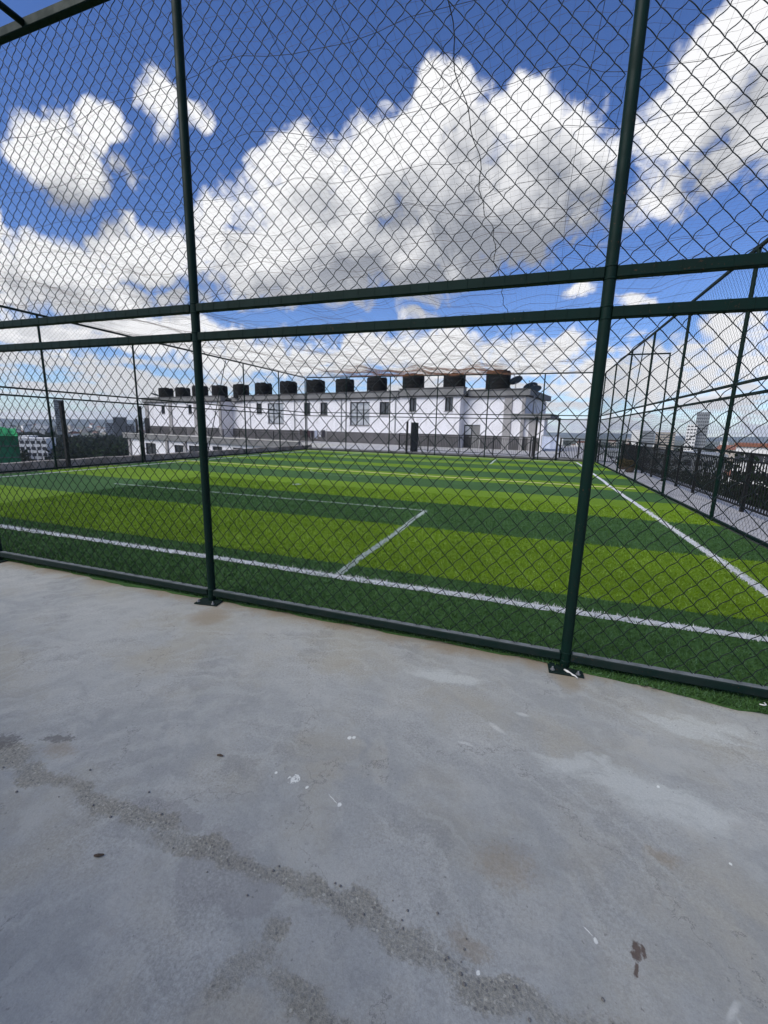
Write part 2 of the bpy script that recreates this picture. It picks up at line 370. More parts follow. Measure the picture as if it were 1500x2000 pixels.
    # trowelled pale patch
    lite = T.math('ADD', ellipse_mask(T, Pw, [(0.66, -1.01, .38, .13, -8), (0.35, -0.93, .22, .11, 15), (1.0, -0.40, .35, .12, 10), (-0.42, -.42, .3, .08, 10)]), T.math('MULTIPLY', T.math('SUBTRACT', trow, 0.5), 1.8))
    c = T.mix(T.math('MULTIPLY', T.step(lite, -0.05, 0.5), 0.8), c, (0.44, 0.455, 0.465, 1))
    # smoother darker skim-coat patch
    skim = ellipse_mask(T, Pw, [(-0.97, -1.93, .15, .16, 0), (-0.83, -1.95, .15, .10, 0), (-1.3, -1.83, .22, .05, 0)])
    skim = T.math('ADD', skim, T.math('MULTIPLY', T.math('SUBTRACT', fine, 0.5), 0.35)); skim_f = T.step(skim, 0.02, 0.14); c = T.mix(T.math('MULTIPLY', skim_f, 0.55), c, (0.235, 0.235, 0.248, 1))
    # strips where the skim has worn off and the aggregate shows
    rough = ellipse_mask(T, Pw, [(-2.35, -1.86, .25, .09, 0), (-2.0, -1.88, .20, .06, 0), (-1.7, -1.87, .25, .05, 0), (-1.40, -1.88, .25, .04, 4), (-1.1, -1.90, .25, .045, 2), (-0.92, -1.90, .2, .045, 0), (-0.70, -1.88, .24, .05, 0), (-0.42, -1.89, .17, .055, -5),
        (-0.2, -1.92, .2, .06, 0), (0.08, -1.945, .2, .05, 0), (0.30, -1.93, .16, .045, 0), (-0.70, -2.15, .11, .07, 40), (-0.5, -2.15, .17, .05, 0), (-0.36, -2.17, .12, .05, 0), (0.62, -1.83, .12, .03, 10), (-0.66, -2.03, .05, .05, 0)])
    rough = T.math('ADD', rough, T.math('MULTIPLY_ADD', T.math('SUBTRACT', fine, 0.5), 0.8, T.math('MULTIPLY', T.math('SUBTRACT', mid, 0.5), 1.1)))
    rough_f = T.step(rough, -0.12, 0.36)
    vn = T.new('ShaderNodeTexVoronoi', voronoi_dimensions='2D'); T.put(vn.inputs['Vector'], P); vn.inputs['Scale'].default_value = 80
    cs = T.new('ShaderNodeSeparateColor'); T.put(cs.inputs[0], vn.outputs['Color'])
    aggc = T.mix(T.step(T.noise(P, 90, 4, 0.7), 0.32, 0.70), (0.135, 0.127, 0.11, 1), (0.30, 0.285, 0.25, 1))
    stone = T.math('MULTIPLY', T.step(vn.outputs['Distance'], 0.42, 0.30), T.step(cs.outputs[0], 0.80, 0.84))
    aggc = T.mix(stone, aggc, T.mix(T.step(cs.outputs[1], 0.45, 0.55), (0.055, 0.05, 0.05, 1), (0.40, 0.385, 0.35, 1)))
    c = T.mix(T.math('MULTIPLY', rough_f, T.math('MULTIPLY_ADD', mid, 0.9, 0.12), None, True), c, aggc)
    # brown stains, rust
    br = T.math('ADD', ellipse_mask(T, Pw, [(0.04, -1.55, .15, .10, 0), (-0.06, -1.84, .09, .05, 0), (-2.1, -1.74, .10, .07, 20), (0.62, -1.3, .07, .04, 0)]), T.math('MULTIPLY', T.math('SUBTRACT', fine, 0.5), 0.8))
    c = T.mix(T.math('MULTIPLY', T.step(br, -0.1, 0.6), 0.5), c, (0.24, 0.19, 0.13, 1))
    rs = T.math('ADD', ellipse_mask(T, Ps, [(0.445, -1.69, .018, .038, -12), (0.435, -1.745, .008, .03, -12), (0.465, -1.68, .008, .025, 0)]), T.math('MULTIPLY', T.math('SUBTRACT', fine, 0.5), 1.2))
    c = T.mix(T.math('MULTIPLY', T.step(rs, 0.0, 0.35), 0.85), c, (0.075, 0.042, 0.028, 1))
    tar = T.math('ADD', ellipse_mask(T, Pw, [(-2.17, -1.70, .10, .028, 35), (-2.4, -1.80, .12, .06, 10)]), T.math('MULTIPLY', T.math('SUBTRACT', fine, 0.5), 1.6))
    c = T.mix(T.math('MULTIPLY', T.step(tar, 0.0, 0.4), 0.7), c, (0.10, 0.095, 0.095, 1))
    # drops and smears of white paint
    wh = ellipse_mask(T, Ps, [(-1.00, -1.48, .007, .009, 0), (-0.83, -1.51, .007, .010, 0), (-0.65, -1.54, .009, .012, 0), (-0.775, -1.155, .011, .014, 0), (-0.755, -1.145, .010, .013, 0), (0.68, -0.93, .007, .008, 0), (0.33, -1.70, .008, .009, 0), (-0.02, -1.91, .007, .009, 0), (0.85, -1.25, .006, .007, 0), (0.31, -1.68, .02, .002, -40), (-0.69, -1.52, .04, .0015, -30)])
    whf = T.step(wh, 0.0, 0.25)
    sq = ellipse_mask(T, Ps, [(-0.91, -1.49, .025, .030, 0)])
    ring = T.math('MULTIPLY', T.step(sq, 0.0, 0.08), T.step(T.noise(P, 48, 3), 0.40, 0.52))
    sm = T.math('MULTIPLY', T.step(ellipse_mask(T, Ps, [(0.68, -1.75, .05, .012, 55), (0.70, -1.79, .05, .008, -60), (-0.05, -.80, .07, .02, -30), (0.08, -.63, .05, .02, 0), (-.2, -.98, .05, .018, 0)]), 0.0, 0.6), 0.45)
    c = T.mix(T.math('MULTIPLY', T.math('MAXIMUM', T.math('MAXIMUM', whf, ring), sm), 0.85), c, (0.72, 0.73, 0.74, 1))
    # hair cracks and pits
    ck = T.new('ShaderNodeTexVoronoi', feature='DISTANCE_TO_EDGE', voronoi_dimensions='2D'); T.put(ck.inputs['Vector'], T.vec('ADD', P, T.vec('SCALE', W, 0.5))); ck.inputs['Scale'].default_value = 0.75
    crk = T.math('MULTIPLY', T.step(ck.outputs['Distance'], 0.0045, 0.0010), T.step(mid, 0.43, 0.53))
    c = T.mix(T.math('MULTIPLY', crk, 0.55), c, (0.10, 0.10, 0.105, 1))
    vp = T.new('ShaderNodeTexVoronoi', voronoi_dimensions='2D'); T.put(vp.inputs['Vector'], T.vec('ADD', P, T.vec('SCALE', W, 0.08))); vp.inputs['Scale'].default_value = 30
    cp = T.new('ShaderNodeSeparateColor'); T.put(cp.inputs[0], vp.outputs['Color'])
    pit = T.math('MULTIPLY', T.step(vp.outputs['Distance'], T.math('MULTIPLY_ADD', cp.outputs[1], 0.12, 0.04), 0.02), T.step(cp.outputs[0], 0.86, 0.88))
    c = T.mix(T.math('MULTIPLY', pit, 0.6), c, (0.12, 0.115, 0.115, 1))
    c = T.mix(T.math('MULTIPLY', T.step(grit, 0.3, 0.7), 0.14), c, (0.12, 0.12, 0.13, 1))
    gr = T.noise(P, 85, 5, 0.8); ga = T.math('MULTIPLY', T.step(big, 0.35, 0.65), T.step(blot, 0.30, 0.62)); ga = T.math('MULTIPLY_ADD', ga, 0.75, 0.22)
    c = T.mix(1.0, c, T.mix(T.math('ADD', 0.5, T.math('MULTIPLY', T.math('SUBTRACT', T.step(gr, 0.22, 0.78), 0.5), ga)), (0.88, 0.87, 0.76, 1), (1.45, 1.45, 1.28, 1)), 'MULTIPLY')
    T.put(b.inputs['Base Color'], c)
    T.put(b.inputs['Roughness'], T.math('ADD', 0.62, T.math('MULTIPLY', rough_f, 0.3)))
    b.inputs['Specular IOR Level'].default_value = 0.35
    # relief: grit everywhere, much coarser where the aggregate is bare (only the strength follows the wear)
    bp = T.new('ShaderNodeBump'); bp.inputs['Distance'].default_value = 0.012
    T.put(bp.inputs['Strength'], T.math('ADD', T.math('MULTIPLY', rough_f, 0.42), T.math('MULTIPLY_ADD', T.math('ADD', crk, pit), 0.2, 0.16)))
    T.put(bp.inputs['Height'], T.noise(P, 70, 3, 0.75)); T.l.new(bp.outputs[0], b.inputs['Normal'])
    return m
chip(GREEN_DUSTY)
CONC = concrete_material()

def turf_material(name, c1, c2, rough=0.75):
    m = bpy.data.materials.new(name); m.use_nodes = True; T = NT(m.node_tree); b = T.n['Principled BSDF']
    geo = T.new('ShaderNodeNewGeometry'); P = geo.outputs['Position']
    n = T.noise(P, 140, 4, 0.7); n2 = T.noise(T.vec('MULTIPLY', P, (1, 2.2, 1)), 7, 6, 0.7); n3 = T.noise(P, 0.8, 3)
    c = T.mix(T.step(n, 0.3, 0.7), tuple(c1)+(1,), tuple(c2)+(1,))
    c = T.mix(T.math('MULTIPLY', T.step(n2, 0.42, 0.72), 0.45), c, tuple(x*0.55 for x in c1)+(1,))
    c = T.mix(T.math('MULTIPLY', T.step(n3, 0.4, 0.7), 0.25), c, tuple(x*1.25 for x in c2)+(1,))
    T.put(b.inputs['Base Color'], c); b.inputs['Roughness'].default_value = rough; b.inputs['Specular IOR Level'].default_value = 0.12
    bp = T.new('ShaderNodeBump'); bp.inputs['Strength'].default_value = 0.9; bp.inputs['Distance'].default_value = 0.02
    T.put(bp.inputs['Height'], T.math('ADD', n, n2)); T.l.new(bp.outputs[0], b.inputs['Normal'])
    return m
TURF_B = turf_material("turf_bright", (0.135, 0.245, 0.012), (0.225, 0.37, 0.020))
TURF_D = turf_material("turf_dark", (0.042, 0.114, 0.028), (0.088, 0.185, 0.054))
TURF_D2 = turf_material("turf_dark_pale_blade", (0.085, 0.185, 0.075), (0.13, 0.24, 0.11))
TURF_B2 = turf_material("turf_bright_pale_blade", (0.26, 0.42, 0.07), (0.36, 0.52, 0.11))
TURF_W = turf_material("turf_white", (0.74, 0.76, 0.75), (0.90, 0.91, 0.90))
TURF_WB = turf_material("turf_faded_white", (0.42, 0.52, 0.44), (0.62, 0.68, 0.62))
TURF_Y = turf_material("turf_yellow", (0.70, 0.70, 0.22), (0.85, 0.84, 0.36))

# ------------------------------------------------------------------ setting: roof deck
S = 3.0088; XR = 3.35; XW = XR - 6*S; YE = 22.9; Z1, Z2, Z3 = 2.293, 2.509, 4.766
XPOST = [XR - S*k for k in range(7)]
YPOST = [3.29*k for k in range(1, 7)]
A13 = R(13); BU = Vector((-math.cos(A13), math.sin(A13), 0)); BV = Vector((-math.sin(A13), -math.cos(A13), 0)); B0 = Vector((-5.74, 35.3, 0))
def bp(u, v, z): return B0 + BU*u + BV*v + Vector((0, 0, z))

# front roof deck (worn concrete)
mb = MB(); mb.box(XW-0.9, 5.0, -9, 23.6, -0.5, 0.0)
tag(mb.build('roof_deck', CONC), kind='structure')
# far terrace: pale floor, its edge running at the angle of the far building
e0 = bp(60, 4.0, 0); 
poly = [(XW-0.9, 23.604), (5.0, 23.604), (5.0, 52), (bp(50, -12, 0).x, bp(50, -12, 0).y), (bp(50, 4, 0).x, bp(50, 4, 0).y)]
tt = ((XW-0.9) - bp(0, 4, 0).x)/BU.x; pe = bp(tt, 4, 0); poly.append((pe.x, pe.y))
mb = MB(); n = len(poly)
mb.add([(x, y, -0.6) for x, y in poly] + [(x, y, 0) for x, y in poly], [tuple(range(n))[::-1], tuple(range(n, 2*n))] + [(i, (i+1) % n, n+(i+1) % n, n+i) for i in range(n)])
tag(mb.build('terrace_floor', FLOORL), kind='structure')
# paved strip outside the right fence
mb = MB(); mb.box(XR+0.10, 4.98, -3, 23.6, 0.001, 0.006)
tag(mb.build('side_walkway', FLOORL), kind='structure')

# ------------------------------------------------------------------ turf pitch
turf = empty('pitch_turf', (0, 11, 0)); tag(turf, kind='structure')
bounds = [-0.13, 1.40, 3.62, 5.98, 8.50, 10.40, 11.90, 14.0, 15.4, 17.4, 19.0, 20.8, YE-0.02]
for i in range(len(bounds)-1):
    mb = MB(); y0, y1 = bounds[i], bounds[i+1]
    if i == 0:
        # ragged free edge under the near fence
        xs = np.linspace(XW+0.02, XR-0.02, 160); vs = []; fs = []
        for k, x in enumerate(xs):
            ye = 0.015 - 0.13*max(0, min(1, (x-0.1)/1.2)) - 0.05*max(0, min(1, (-2.6-x)/1.2))*(x > -4.2) + 0.012*math.sin(x*9)+0.008*math.sin(x*23+1)
            vs += [(x, ye, 0.002), (x, ye, 0.014), (x, y1, 0.014)]
            if k: b = 3*k; fs += [(b-3, b, b+1, b-2), (b-2, b+1, b+2, b-1)]
        mb.add(vs, fs)
    else:
        mb.box(XW+0.02, XR-0.02, y0+0.0015, y1, 0.002, 0.014)
    mb.build('turf_strip', TURF_D if i % 2 == 0 else TURF_B, turf)
def stripe_index(y):
    return np.clip(np.searchsorted(bounds, y)-1, 0, len(bounds)-2)
def marking(name, pts, w, m, z=0.019):
    mb = MB(); vs = []; fs = []
    P = [Vector((a, b, 0)) for a, b in pts]; out = []
    for i in range(len(P)-1):
        L = (P[i+1]-P[i]).length; k = max(2, int(L/0.06))
        for j in range(k + (i == len(P)-2)): out.append(P[i].lerp(P[i+1], j/k))
    for i, p in enumerate(out):
        t = (out[min(i+1, len(out)-1)]-out[max(0, i-1)]).normalized(); nn = Vector((-t.y, t.x, 0))
        j1, j2 = RNG.normal(0, 0.006, 2); sw = 0.02*math.sin(i*0.11+1.3)*math.sin(i*0.043)
        vs += [p+nn*(w/2+j1+sw)+Vector((0, 0, z)), p-nn*(w/2+j2-sw)+Vector((0, 0, z))]
        if i: fs.append((2*i-2, 2*i-1, 2*i+1, 2*i))
    mb.add(vs, fs); return mb.build(name, m, turf)
XT = 2.40; XT2 = -13.85; YM = 11.62
marking('goal_line', [(XT2, 1.0), (XT, 0.98)], 0.11, TURF_W)
marking('touch_line', [(XT, 0.98), (2.43, 3.5), (2.36, 8), (2.36, 15), (2.36, 22.2)], 0.105, TURF_W)
marking('touch_line', [(XT2, 1.0), (XT2, 22.2)], 0.10, TURF_W)
marking('goal_line', [(XT2, 22.2), (XT, 22.2)], 0.10, TURF_W)
marking('penalty_line', [(-1.885, 1.06), (-1.88, 5.0)], 0.09, TURF_WB)
marking('penalty_line', [(-1.88, 5.04), (-10.2, 5.04)], 0.05, TURF_WB)
marking('penalty_line', [(-1.85, 22.1), (-1.85, 18.0)], 0.09, TURF_WB)
marking('penalty_line', [(-10.2, 22.1), (-10.2, 18.0)], 0.08, TURF_WB)
marking('penalty_line', [(-1.85, 18.0), (-10.2, 18.0)], 0.05, TURF_WB)
marking('halfway_line', [(XT2-.6, YM-.15), (XT+.6, YM-.55)], 0.17, TURF_Y)
ctr = (-5.75, YM-.3)
marking('centre_circle', [(ctr[0]+2.0*math.cos(t), ctr[1]+1.6*math.sin(t)) for t in np.linspace(0, 2*math.pi, 60)], 0.016, TURF_WB)
mb = MB(); mb.lathe([(0.13, 0.002), (0.13, 0.02), (0.02, 0.021)], (-6.06, 7.2, 0), 20); mb.build('penalty_spot', TURF_WB, turf)

# standing fibres of the turf where they can be told from a flat sheet
def fibres():
    N = 230000
    y = 7.5*RNG.random(N)**1.75 - 0.12
    x = -9.5 + 12.8*RNG.random(N)
    ye = 0.015 - 0.13*np.clip((x-0.1)/1.2, 0, 1)
    k = y > ye - 0.012; x = x[k]; y = y[k]; N = len(x)
    h = RNG.uniform(0.018, 0.036, N); w = RNG.uniform(0.006, 0.012, N)*(1+y*0.13)
    a = RNG.uniform(0, 2*np.pi, N); le = RNG.normal(0, 0.6, (N, 2))
    z0 = np.full(N, 0.012); 
    v = np.empty((N, 3, 3), np.float32)
    v[:, 0] = np.stack([x-np.cos(a)*w/2, y-np.sin(a)*w/2, z0], 1); v[:, 1] = np.stack([x+np.cos(a)*w/2, y+np.sin(a)*w/2, z0], 1)
    v[:, 2] = np.stack([x+le[:, 0]*h, y+le[:, 1]*h, z0+h], 1)
    me = bpy.data.meshes.new('turf_fibres'); me.vertices.add(3*N); me.loops.add(3*N); me.polygons.add(N)
    me.vertices.foreach_set('co', v.ravel()); me.loops.foreach_set('vertex_index', np.arange(3*N, dtype=np.int32))
    me.polygons.foreach_set('loop_start', np.arange(0, 3*N, 3, dtype=np.int32))
    mi = np.where(stripe_index(y+RNG.normal(0, .012, N)) % 2 == 0, 0, 1)
    jit = RNG.normal(0, 0.008, N)
    white = (np.abs(y-1.0+jit) < 0.052) & (x < XT)
    white |= (np.abs(x-XT+jit) < 0.052) & (y > 0.95)
    fad = ((np.abs(x+1.883+jit) < 0.042) & (y > 1.0) & (y < 5.05)) | ((np.abs(y-5.04+jit) < 0.024) & (x < -1.85) & (x > -10.2))
    mi = np.where(white, 2, np.where(fad, 3, mi))
    lightb = (mi < 2) & (RNG.random(N) < 0.24); mi = np.where(lightb, mi+4, mi)
    for m in (TURF_D, TURF_B, TURF_W, TURF_WB, TURF_D2, TURF_B2): me.materials.append(m)
    me.polygons.foreach_set('material_index', mi.astype(np.int32)); me.update(calc_edges=True); me.validate()
    o = bpy.data.objects.new('turf_fibres', me); COL.objects.link(o); adopt(o, turf); tag(o, kind='stuff')
fibres()

# ------------------------------------------------------------------ chain link
def chain_panel(name, wid, z0, z1, r, sub, sides, seed, sag=0.006, w=0.1203, h=0.130, bow=0.05):
    """one bay of chain link in the XZ plane, x from 0 to wid; wires zigzag and hook into each other"""
    rg = np.random.default_rng(seed); nw = int(round(wid/(w/2))); step = wid/nw
    rows = int(round((z1-z0)/(h/2))); dz = (z1-z0)/rows
    # smooth wobble field shared by all the wires
    ph = rg.uniform(0, 6.28, 8)
    def wob(x, z):
        return (sag*(np.sin(x*2.1+ph[0])*np.sin(z*2.7+ph[1]) + 0.6*np.sin(x*5.3+z*3.1+ph[2])), sag*(np.sin(x*2.6+ph[3])*np.cos(z*1.9+ph[4]) + 0.5*np.sin(z*6.1+ph[5])), 1.6*sag*np.sin(x*1.3+ph[6])*np.sin(z*1.7+ph[7]))
    V = []; Fc = []; base = 0
    ang = 2*np.pi*np.arange(sides)/sides
    for i in range(nw):
        pts = []
        for j in range(rows):
            xa = (i if (i+j) % 2 == 0 else i+1)*step; xb = (i+1 if (i+j) % 2 == 0 else i)*step
            za = z0+j*dz; zb = za+dz
            right = xb > xa
            for q in range(sub):
                t = q/sub; te = t
                x = xa+(xb-xa)*te; z = za+dz*t
                if right:   # rear leg of the flattened spiral: S-shaped
                    o = bow*math.sin(math.pi*t)*(1.15-.5*t) + bow*.35*math.sin(2*math.pi*t); x -= o*step; z += o*dz*0.8; y = 0.007*math.sin(math.pi*t)
                else:
                    y = -0.006*math.sin(math.pi*t)
                # the bend hooks round its neighbour
                if q == 0: x += (-0.0 if xa < xb else 0.0)
                pts.append((x, y, z))
        xe = (i if (i+rows) % 2 == 0 else i+1)*step; pts.append((xe, 0, z1))
        p = np.array(pts); dx, dzz, dy = wob(p[:, 0], p[:, 2]); edge = np.clip(np.minimum(p[:, 2]-z0, z1-p[:, 2])/0.1, 0, 1)
        p[:, 0] += dx*edge; p[:, 2] += dzz*edge; p[:, 1] += dy*edge
        t = np.gradient(p, axis=0); t /= np.linalg.norm(t, axis=1)[:, None]
        up = np.array([0, 1.0, 0]); a = np.cross(t, up); a /= np.linalg.norm(a, axis=1)[:, None]; b = np.cross(a, t)
        ring = p[:, None, :] + r*(a[:, None, :]*np.cos(ang)[None, :, None] + b[:, None, :]*np.sin(ang)[None, :, None])
        n = len(p); V.append(ring.reshape(-1, 3))
        I = np.arange(n-1)[:, None]*sides; K = np.arange(sides)[None, :]; K2 = (K+1) % sides
        q4 = np.stack([I+K, I+K2, I+sides+K2, I+sides+K], -1).reshape(-1, 4) + base
        Fc.append(q4); base += n*sides
    V = np.concatenate(V); Fc = np.concatenate(Fc)
    me = bpy.data.meshes.new(name); nf = len(Fc)
    me.vertices.add(len(V)); me.loops.add(nf*4); me.polygons.add(nf)
    me.vertices.foreach_set('co', V.astype(np.float32).ravel()); me.loops.foreach_set('vertex_index', Fc.astype(np.int32).ravel())
    me.polygons.foreach_set('loop_start', np.arange(0, nf*4, 4, dtype=np.int32))
    me.polygons.foreach_set('use_smooth', np.ones(nf, bool)); me.materials.append(WIRE); me.update(calc_edges=True)
    return me
def post_mesh(name, r, h, mat_, sides=20, welds=()):
    prof = [(r*0.98, 0), (r, 0.004)]
    for z in sorted(welds): prof += [(r, z-.006), (r+.0035, z-.003), (r+.0035, z+.003), (r, z+.006)]     # weld beads where the rails meet it
    mb = MB(); mb.lathe(prof + [(r, h-0.006), (r*0.96, h)], (0, 0, 0), sides)
    me = mb.mesh(name, mat_, True); autosmooth(me, 35); return me
PR = 0.034
near = empty('chain_link_fence', (0, 0, 0), 'tall dark green chain-link fence crossing the foreground on the concrete', 'fence', 'cage fences around the pitch')
pm = post_mesh('post', PR, Z3-0.035, GREEN, 20, [q-.012+d for q, hh in ((.085, .03), (Z1, .034), (Z2, .034)) for d in (-hh, hh)])
plate_mb = MB(); plate_mb.bbox(-0.11, 0.11, -0.115, 0.085, 0.002, 0.012, 0.002); plate_me = plate_mb.mesh('base_plate', GREEN_DUSTY)
bolt_mb = MB(); bolt_mb.lathe([(0.016, 0), (0.016, 0.003), (0.0105, 0.0032), (0.0105, 0.011), (0.006, 0.0115), (0.006, 0.022), (0.004, 0.024)], (0, 0, 0.012), 6); bolt_me = bolt_mb.mesh('bolt', STEEL)
for k, x in enumerate(XPOST):
    if k in (0, 6): continue
    place('post', pm, (x, 0, 0.012), near)
    pl = place('base_plate', plate_me, (x, 0, 0), near, rz=R([0, 3, 8, -4, 2, 0, 0][k]))
    for bx, by in ((-.08, -.085), (.08, -.085), (-.08, .06), (.08, .06)): place('bolt', bolt_me, (x+bx, by, 0), pl)
for x in (XPOST[0], XPOST[6]):
    place('post', pm, (x, 0, 0.012), near); pl = place('base_plate', plate_me, (x, 0, 0), near)
def rail_me(name, L, hh, dd, m):
    mb = MB(); mb.bbox(0, L, -dd/2, dd/2, -hh/2, hh/2, 0.005); return mb.mesh(name, m)
LB = S-2*PR+0.004
r_low = rail_me('bottom_rail', LB, 0.055, 0.055, GREEN_DUSTY); r_mid = rail_me('middle_rail', LB, 0.062, 0.055, GREEN); r_top = rail_me('top_rail', S, 0.07, 0.06, GREEN)
DUST = mat('settled_dust', (.15, .165, .165), .8, (.05, .065, .06), 9, .8, detail=8)
dm = MB(); dm.box(.01, LB-.01, -.021, .021, 0, .0012); dust_me = dm.mesh('dust_film', DUST)
pan_lo = [chain_panel('wire_mesh', LB, 0.105, Z1-0.02, 0.0028, 6, 5, s, bow=0.07) for s in (1, 2, 3)]
pan_hi = [chain_panel('wire_mesh', LB, Z2+0.02, Z3-0.04, 0.0028, 6, 5, s, bow=0.14) for s in (4, 5, 6)]
tie_rng = random.Random(3)
def ties(zs, L, yoff, hh, dd, w=0.1203, r=0.0013, sides=4):
    mb = MB(); nw = int(round(L/w))
    for z in zs:
        for i in range(nw):
            x = (i+0.5)*L/nw + tie_rng.uniform(-.012, .012); a = hh/2+r; b = dd/2+r; s = tie_rng.uniform(-.008, .008)
            mb.tube([(x, -b, z-a), (x+s, -b, z+a), (x+s*1.4, b+0.002, z+a), (x, b, z-a), (x, -b, z-a)], r, sides)
            mb.tube([(x, -b*0.2, z+a-0.001), (x+tie_rng.uniform(-.006, .006), -b*0.3, z+a+tie_rng.uniform(.004, .012))], r, sides)
    return mb.mesh('tie_wire', GREEN)
tie_near = [ties((Z1, Z2), LB, 0, 0.062, 0.055) for _ in range(2)]
for k in range(6):
    x0 = XPOST[k+1] + PR - 0.002
    br_ = place('bottom_rail', r_low, (x0, 0, 0.085), near); place('dust_film', dust_me, (x0, 0, 0.1127), br_); place('middle_rail', r_mid, (x0, 0, Z1), near); place('middle_rail', r_mid, (x0, 0, Z2), near)
    place('top_rail', r_top, (XPOST[k+1], 0, Z3), near)
    place('wire_mesh', pan_lo[(k+1) % 3], (x0, 0.012, 0), near); place('wire_mesh', pan_hi[k % 3], (x0, 0.012, 0), near)
    t = place('tie_wires', tie_near[k % 2], (x0, 0, 0), near); tag(t, kind='stuff')

# other three sides of the cage
pm2 = post_mesh('post', 0.034, Z3-0.03, GREEN, 14)
def side_fence(label, origin, direc, spans, far=False):
    """spans: list of distances of the posts along the direction"""
    rz = math.atan2(direc[1], direc[0]); o = Vector(origin)
    f = empty('chain_link_fence', origin, label, 'fence', 'cage fences around the pitch')
    D = Vector((direc[0], direc[1], 0)); cache = {}
    for d in spans[(0 if far else 0):]:
        place('post', pm2, o+D*d+Vector((0, 0, 0.0)), f)
    for a, b in zip(spans[:-1], spans[1:]):
        L = round(b-a-0.07, 3); key = L
        if key not in cache:
            cache[key] = (rail_me('middle_rail', L, 0.05, 0.045, GREEN), rail_me('top_rail', L+0.07, 0.062, 0.05, GREEN),
                chain_panel('wire_mesh', L, 0.08, Z1-0.02, 0.0021, 2, 3, 21+len(cache)), chain_panel('wire_mesh', L, Z2+0.02, Z3-0.03, 0.0021, 2, 3, 41+len(cache)))
        rm, rt, plo, phi = cache[key]; p0 = o+D*(a+0.035)
        for z in (0.055, Z1, Z2): place('middle_rail' if z > 1 else 'bottom_rail', rm, p0+Vector((0, 0, z)), f, rz)
        place('top_rail', rt, o+D*a+Vector((0, 0, Z3-0.005)), f, rz)
        place('wire_mesh', plo, p0, f, rz); place('wire_mesh', phi, p0, f, rz)
    return f
rf = side_fence('chain-link fence running away along the right side of the pitch beside the walkway', (XR, 0.0, 0.004), (0, 1), [0.10]+YPOST+[YE])
lf = side_fence('chain-link fence along the left edge of the pitch above the low parapet', (XW, 0.0, 0.004), (0, 1), [0.10]+YPOST+[YE])
ff = side_fence('chain-link fence closing the far end of the pitch before the white building', (XW, YE, 0.004), (1, 0), [0.10, S, 2*S, 3*S, 4*S, 5*S, 6*S-0.10], True)
def brace(parent, a, b, r=0.02):
    mb = MB(); mb.tube([a, b], r, 8); mb.build('brace', GREEN, parent, True)
brace(lf, (XW, 15.1, 4.70), (XW, 13.45, 0.05)); brace(ff, (-7.9, YE, 4.72), (-6.45, YE, 0.05)); brace(rf, (XR, 14.5, 4.7), (XR, 15.9, 0.05), 0.018)
# pipe frame standing out from the right fence to the railing
mb = MB(); mb.tube([(XR, 17.2, 4.74), (4.80, 17.2, 4.74)], 0.03, 8); mb.build('cross_bar', GREEN, rf, True)
mb = MB(); mb.tube([(4.80, 17.2, 4.77), (4.86, 17.2, 0.006)], 0.03, 8); mb.build('post', GREEN, rf, True)
# roof tube running back from the near fence, top left corner of the view
mb = MB(); mb.tube([(-4.21, -0.031, Z3), (-4.24, -5.2, Z3-0.02)], 0.027, 10); mb.build('stay', GREEN, near, True)

# ------------------------------------------------------------------ overhead net
net = empty('overhead_net', (-5.7, 11, Z3), 'sagging brown ball net stretched over the top of the whole cage', 'net')
nph = RNG.uniform(0, 6.28, 12)
def net_z(x, y):
    ex = np.clip((x-XW)/(XR-XW), 0, 1); ey = np.clip(y/YE, 0, 1)
    edge = np.minimum(np.minimum(x-XW, XR-x), np.minimum(y, YE-y)); e = np.clip(edge/1.2, 0, 1)
    sag = -0.30*np.sin(np.pi*ex)*np.sin(np.pi*ey) 
    sc_ = -0.10*np.abs(np.sin(np.pi*x/S))*e
    rip = 0.07*np.sin(x*1.9+0.7*np.sin(y*.8)+nph[0])*np.sin(y*1.3+nph[1]) + 0.03*np.sin(x*4.3+y*1.1+nph[2]) + 0.02*np.sin(x*7.7-y*2.3+nph[3])
    return Z3 + 0.03 + sag + sc_ + rip*e
def threads(name, lines, r, m, sides=3):
    V = []; Fc = []; base = 0; ang = 2*np.pi*np.arange(sides)/sides
    for p in lines:
        p = np.asarray(p, float); t = np.gradient(p, axis=0); t /= np.linalg.norm(t, axis=1)[:, None]
        up = np.array([0.03, 0.02, 1.0]); a = np.cross(t, up); a /= np.linalg.norm(a, axis=1)[:, None]; b = np.cross(a, t)
        ring = p[:, None, :] + r*(a[:, None, :]*np.cos(ang)[None, :, None] + b[:, None, :]*np.sin(ang)[None, :, None])
        n = len(p); V.append(ring.reshape(-1, 3)); I = np.arange(n-1)[:, None]*sides; K = np.arange(sides)[None, :]; K2 = (K+1) % sides
        Fc.append(np.stack([I+K, I+K2, I+sides+K2, I+sides+K], -1).reshape(-1, 4)+base); base += n*sides
    V = np.concatenate(V); Fc = np.concatenate(Fc); nf = len(Fc)
    me = bpy.data.meshes.new(name); me.vertices.add(len(V)); me.loops.add(nf*4); me.polygons.add(nf)
    me.vertices.foreach_set('co', V.astype(np.float32).ravel()); me.loops.foreach_set('vertex_index', Fc.astype(np.int32).ravel())
    me.polygons.foreach_set('loop_start', np.arange(0, nf*4, 4, dtype=np.int32)); me.materials.append(m); me.update(calc_edges=True)
    return me
ls = []
for y in np.arange(0.08, YE, 0.11):
    x = np.arange(XW, XR+0.01, 0.3); yy = y + 0.025*np.sin(x*2.3+y*3)+0.02*np.sin(x*5.1+y) ; ls.append(np.stack([x, yy, net_z(x, yy)], 1))
for x in np.arange(XW+0.08, XR, 0.11):
    y = np.arange(0.0, YE+0.01, 0.35); xx = x + 0.025*np.sin(y*2.1+x*3); ls.append(np.stack([xx, y, net_z(xx, y)], 1))
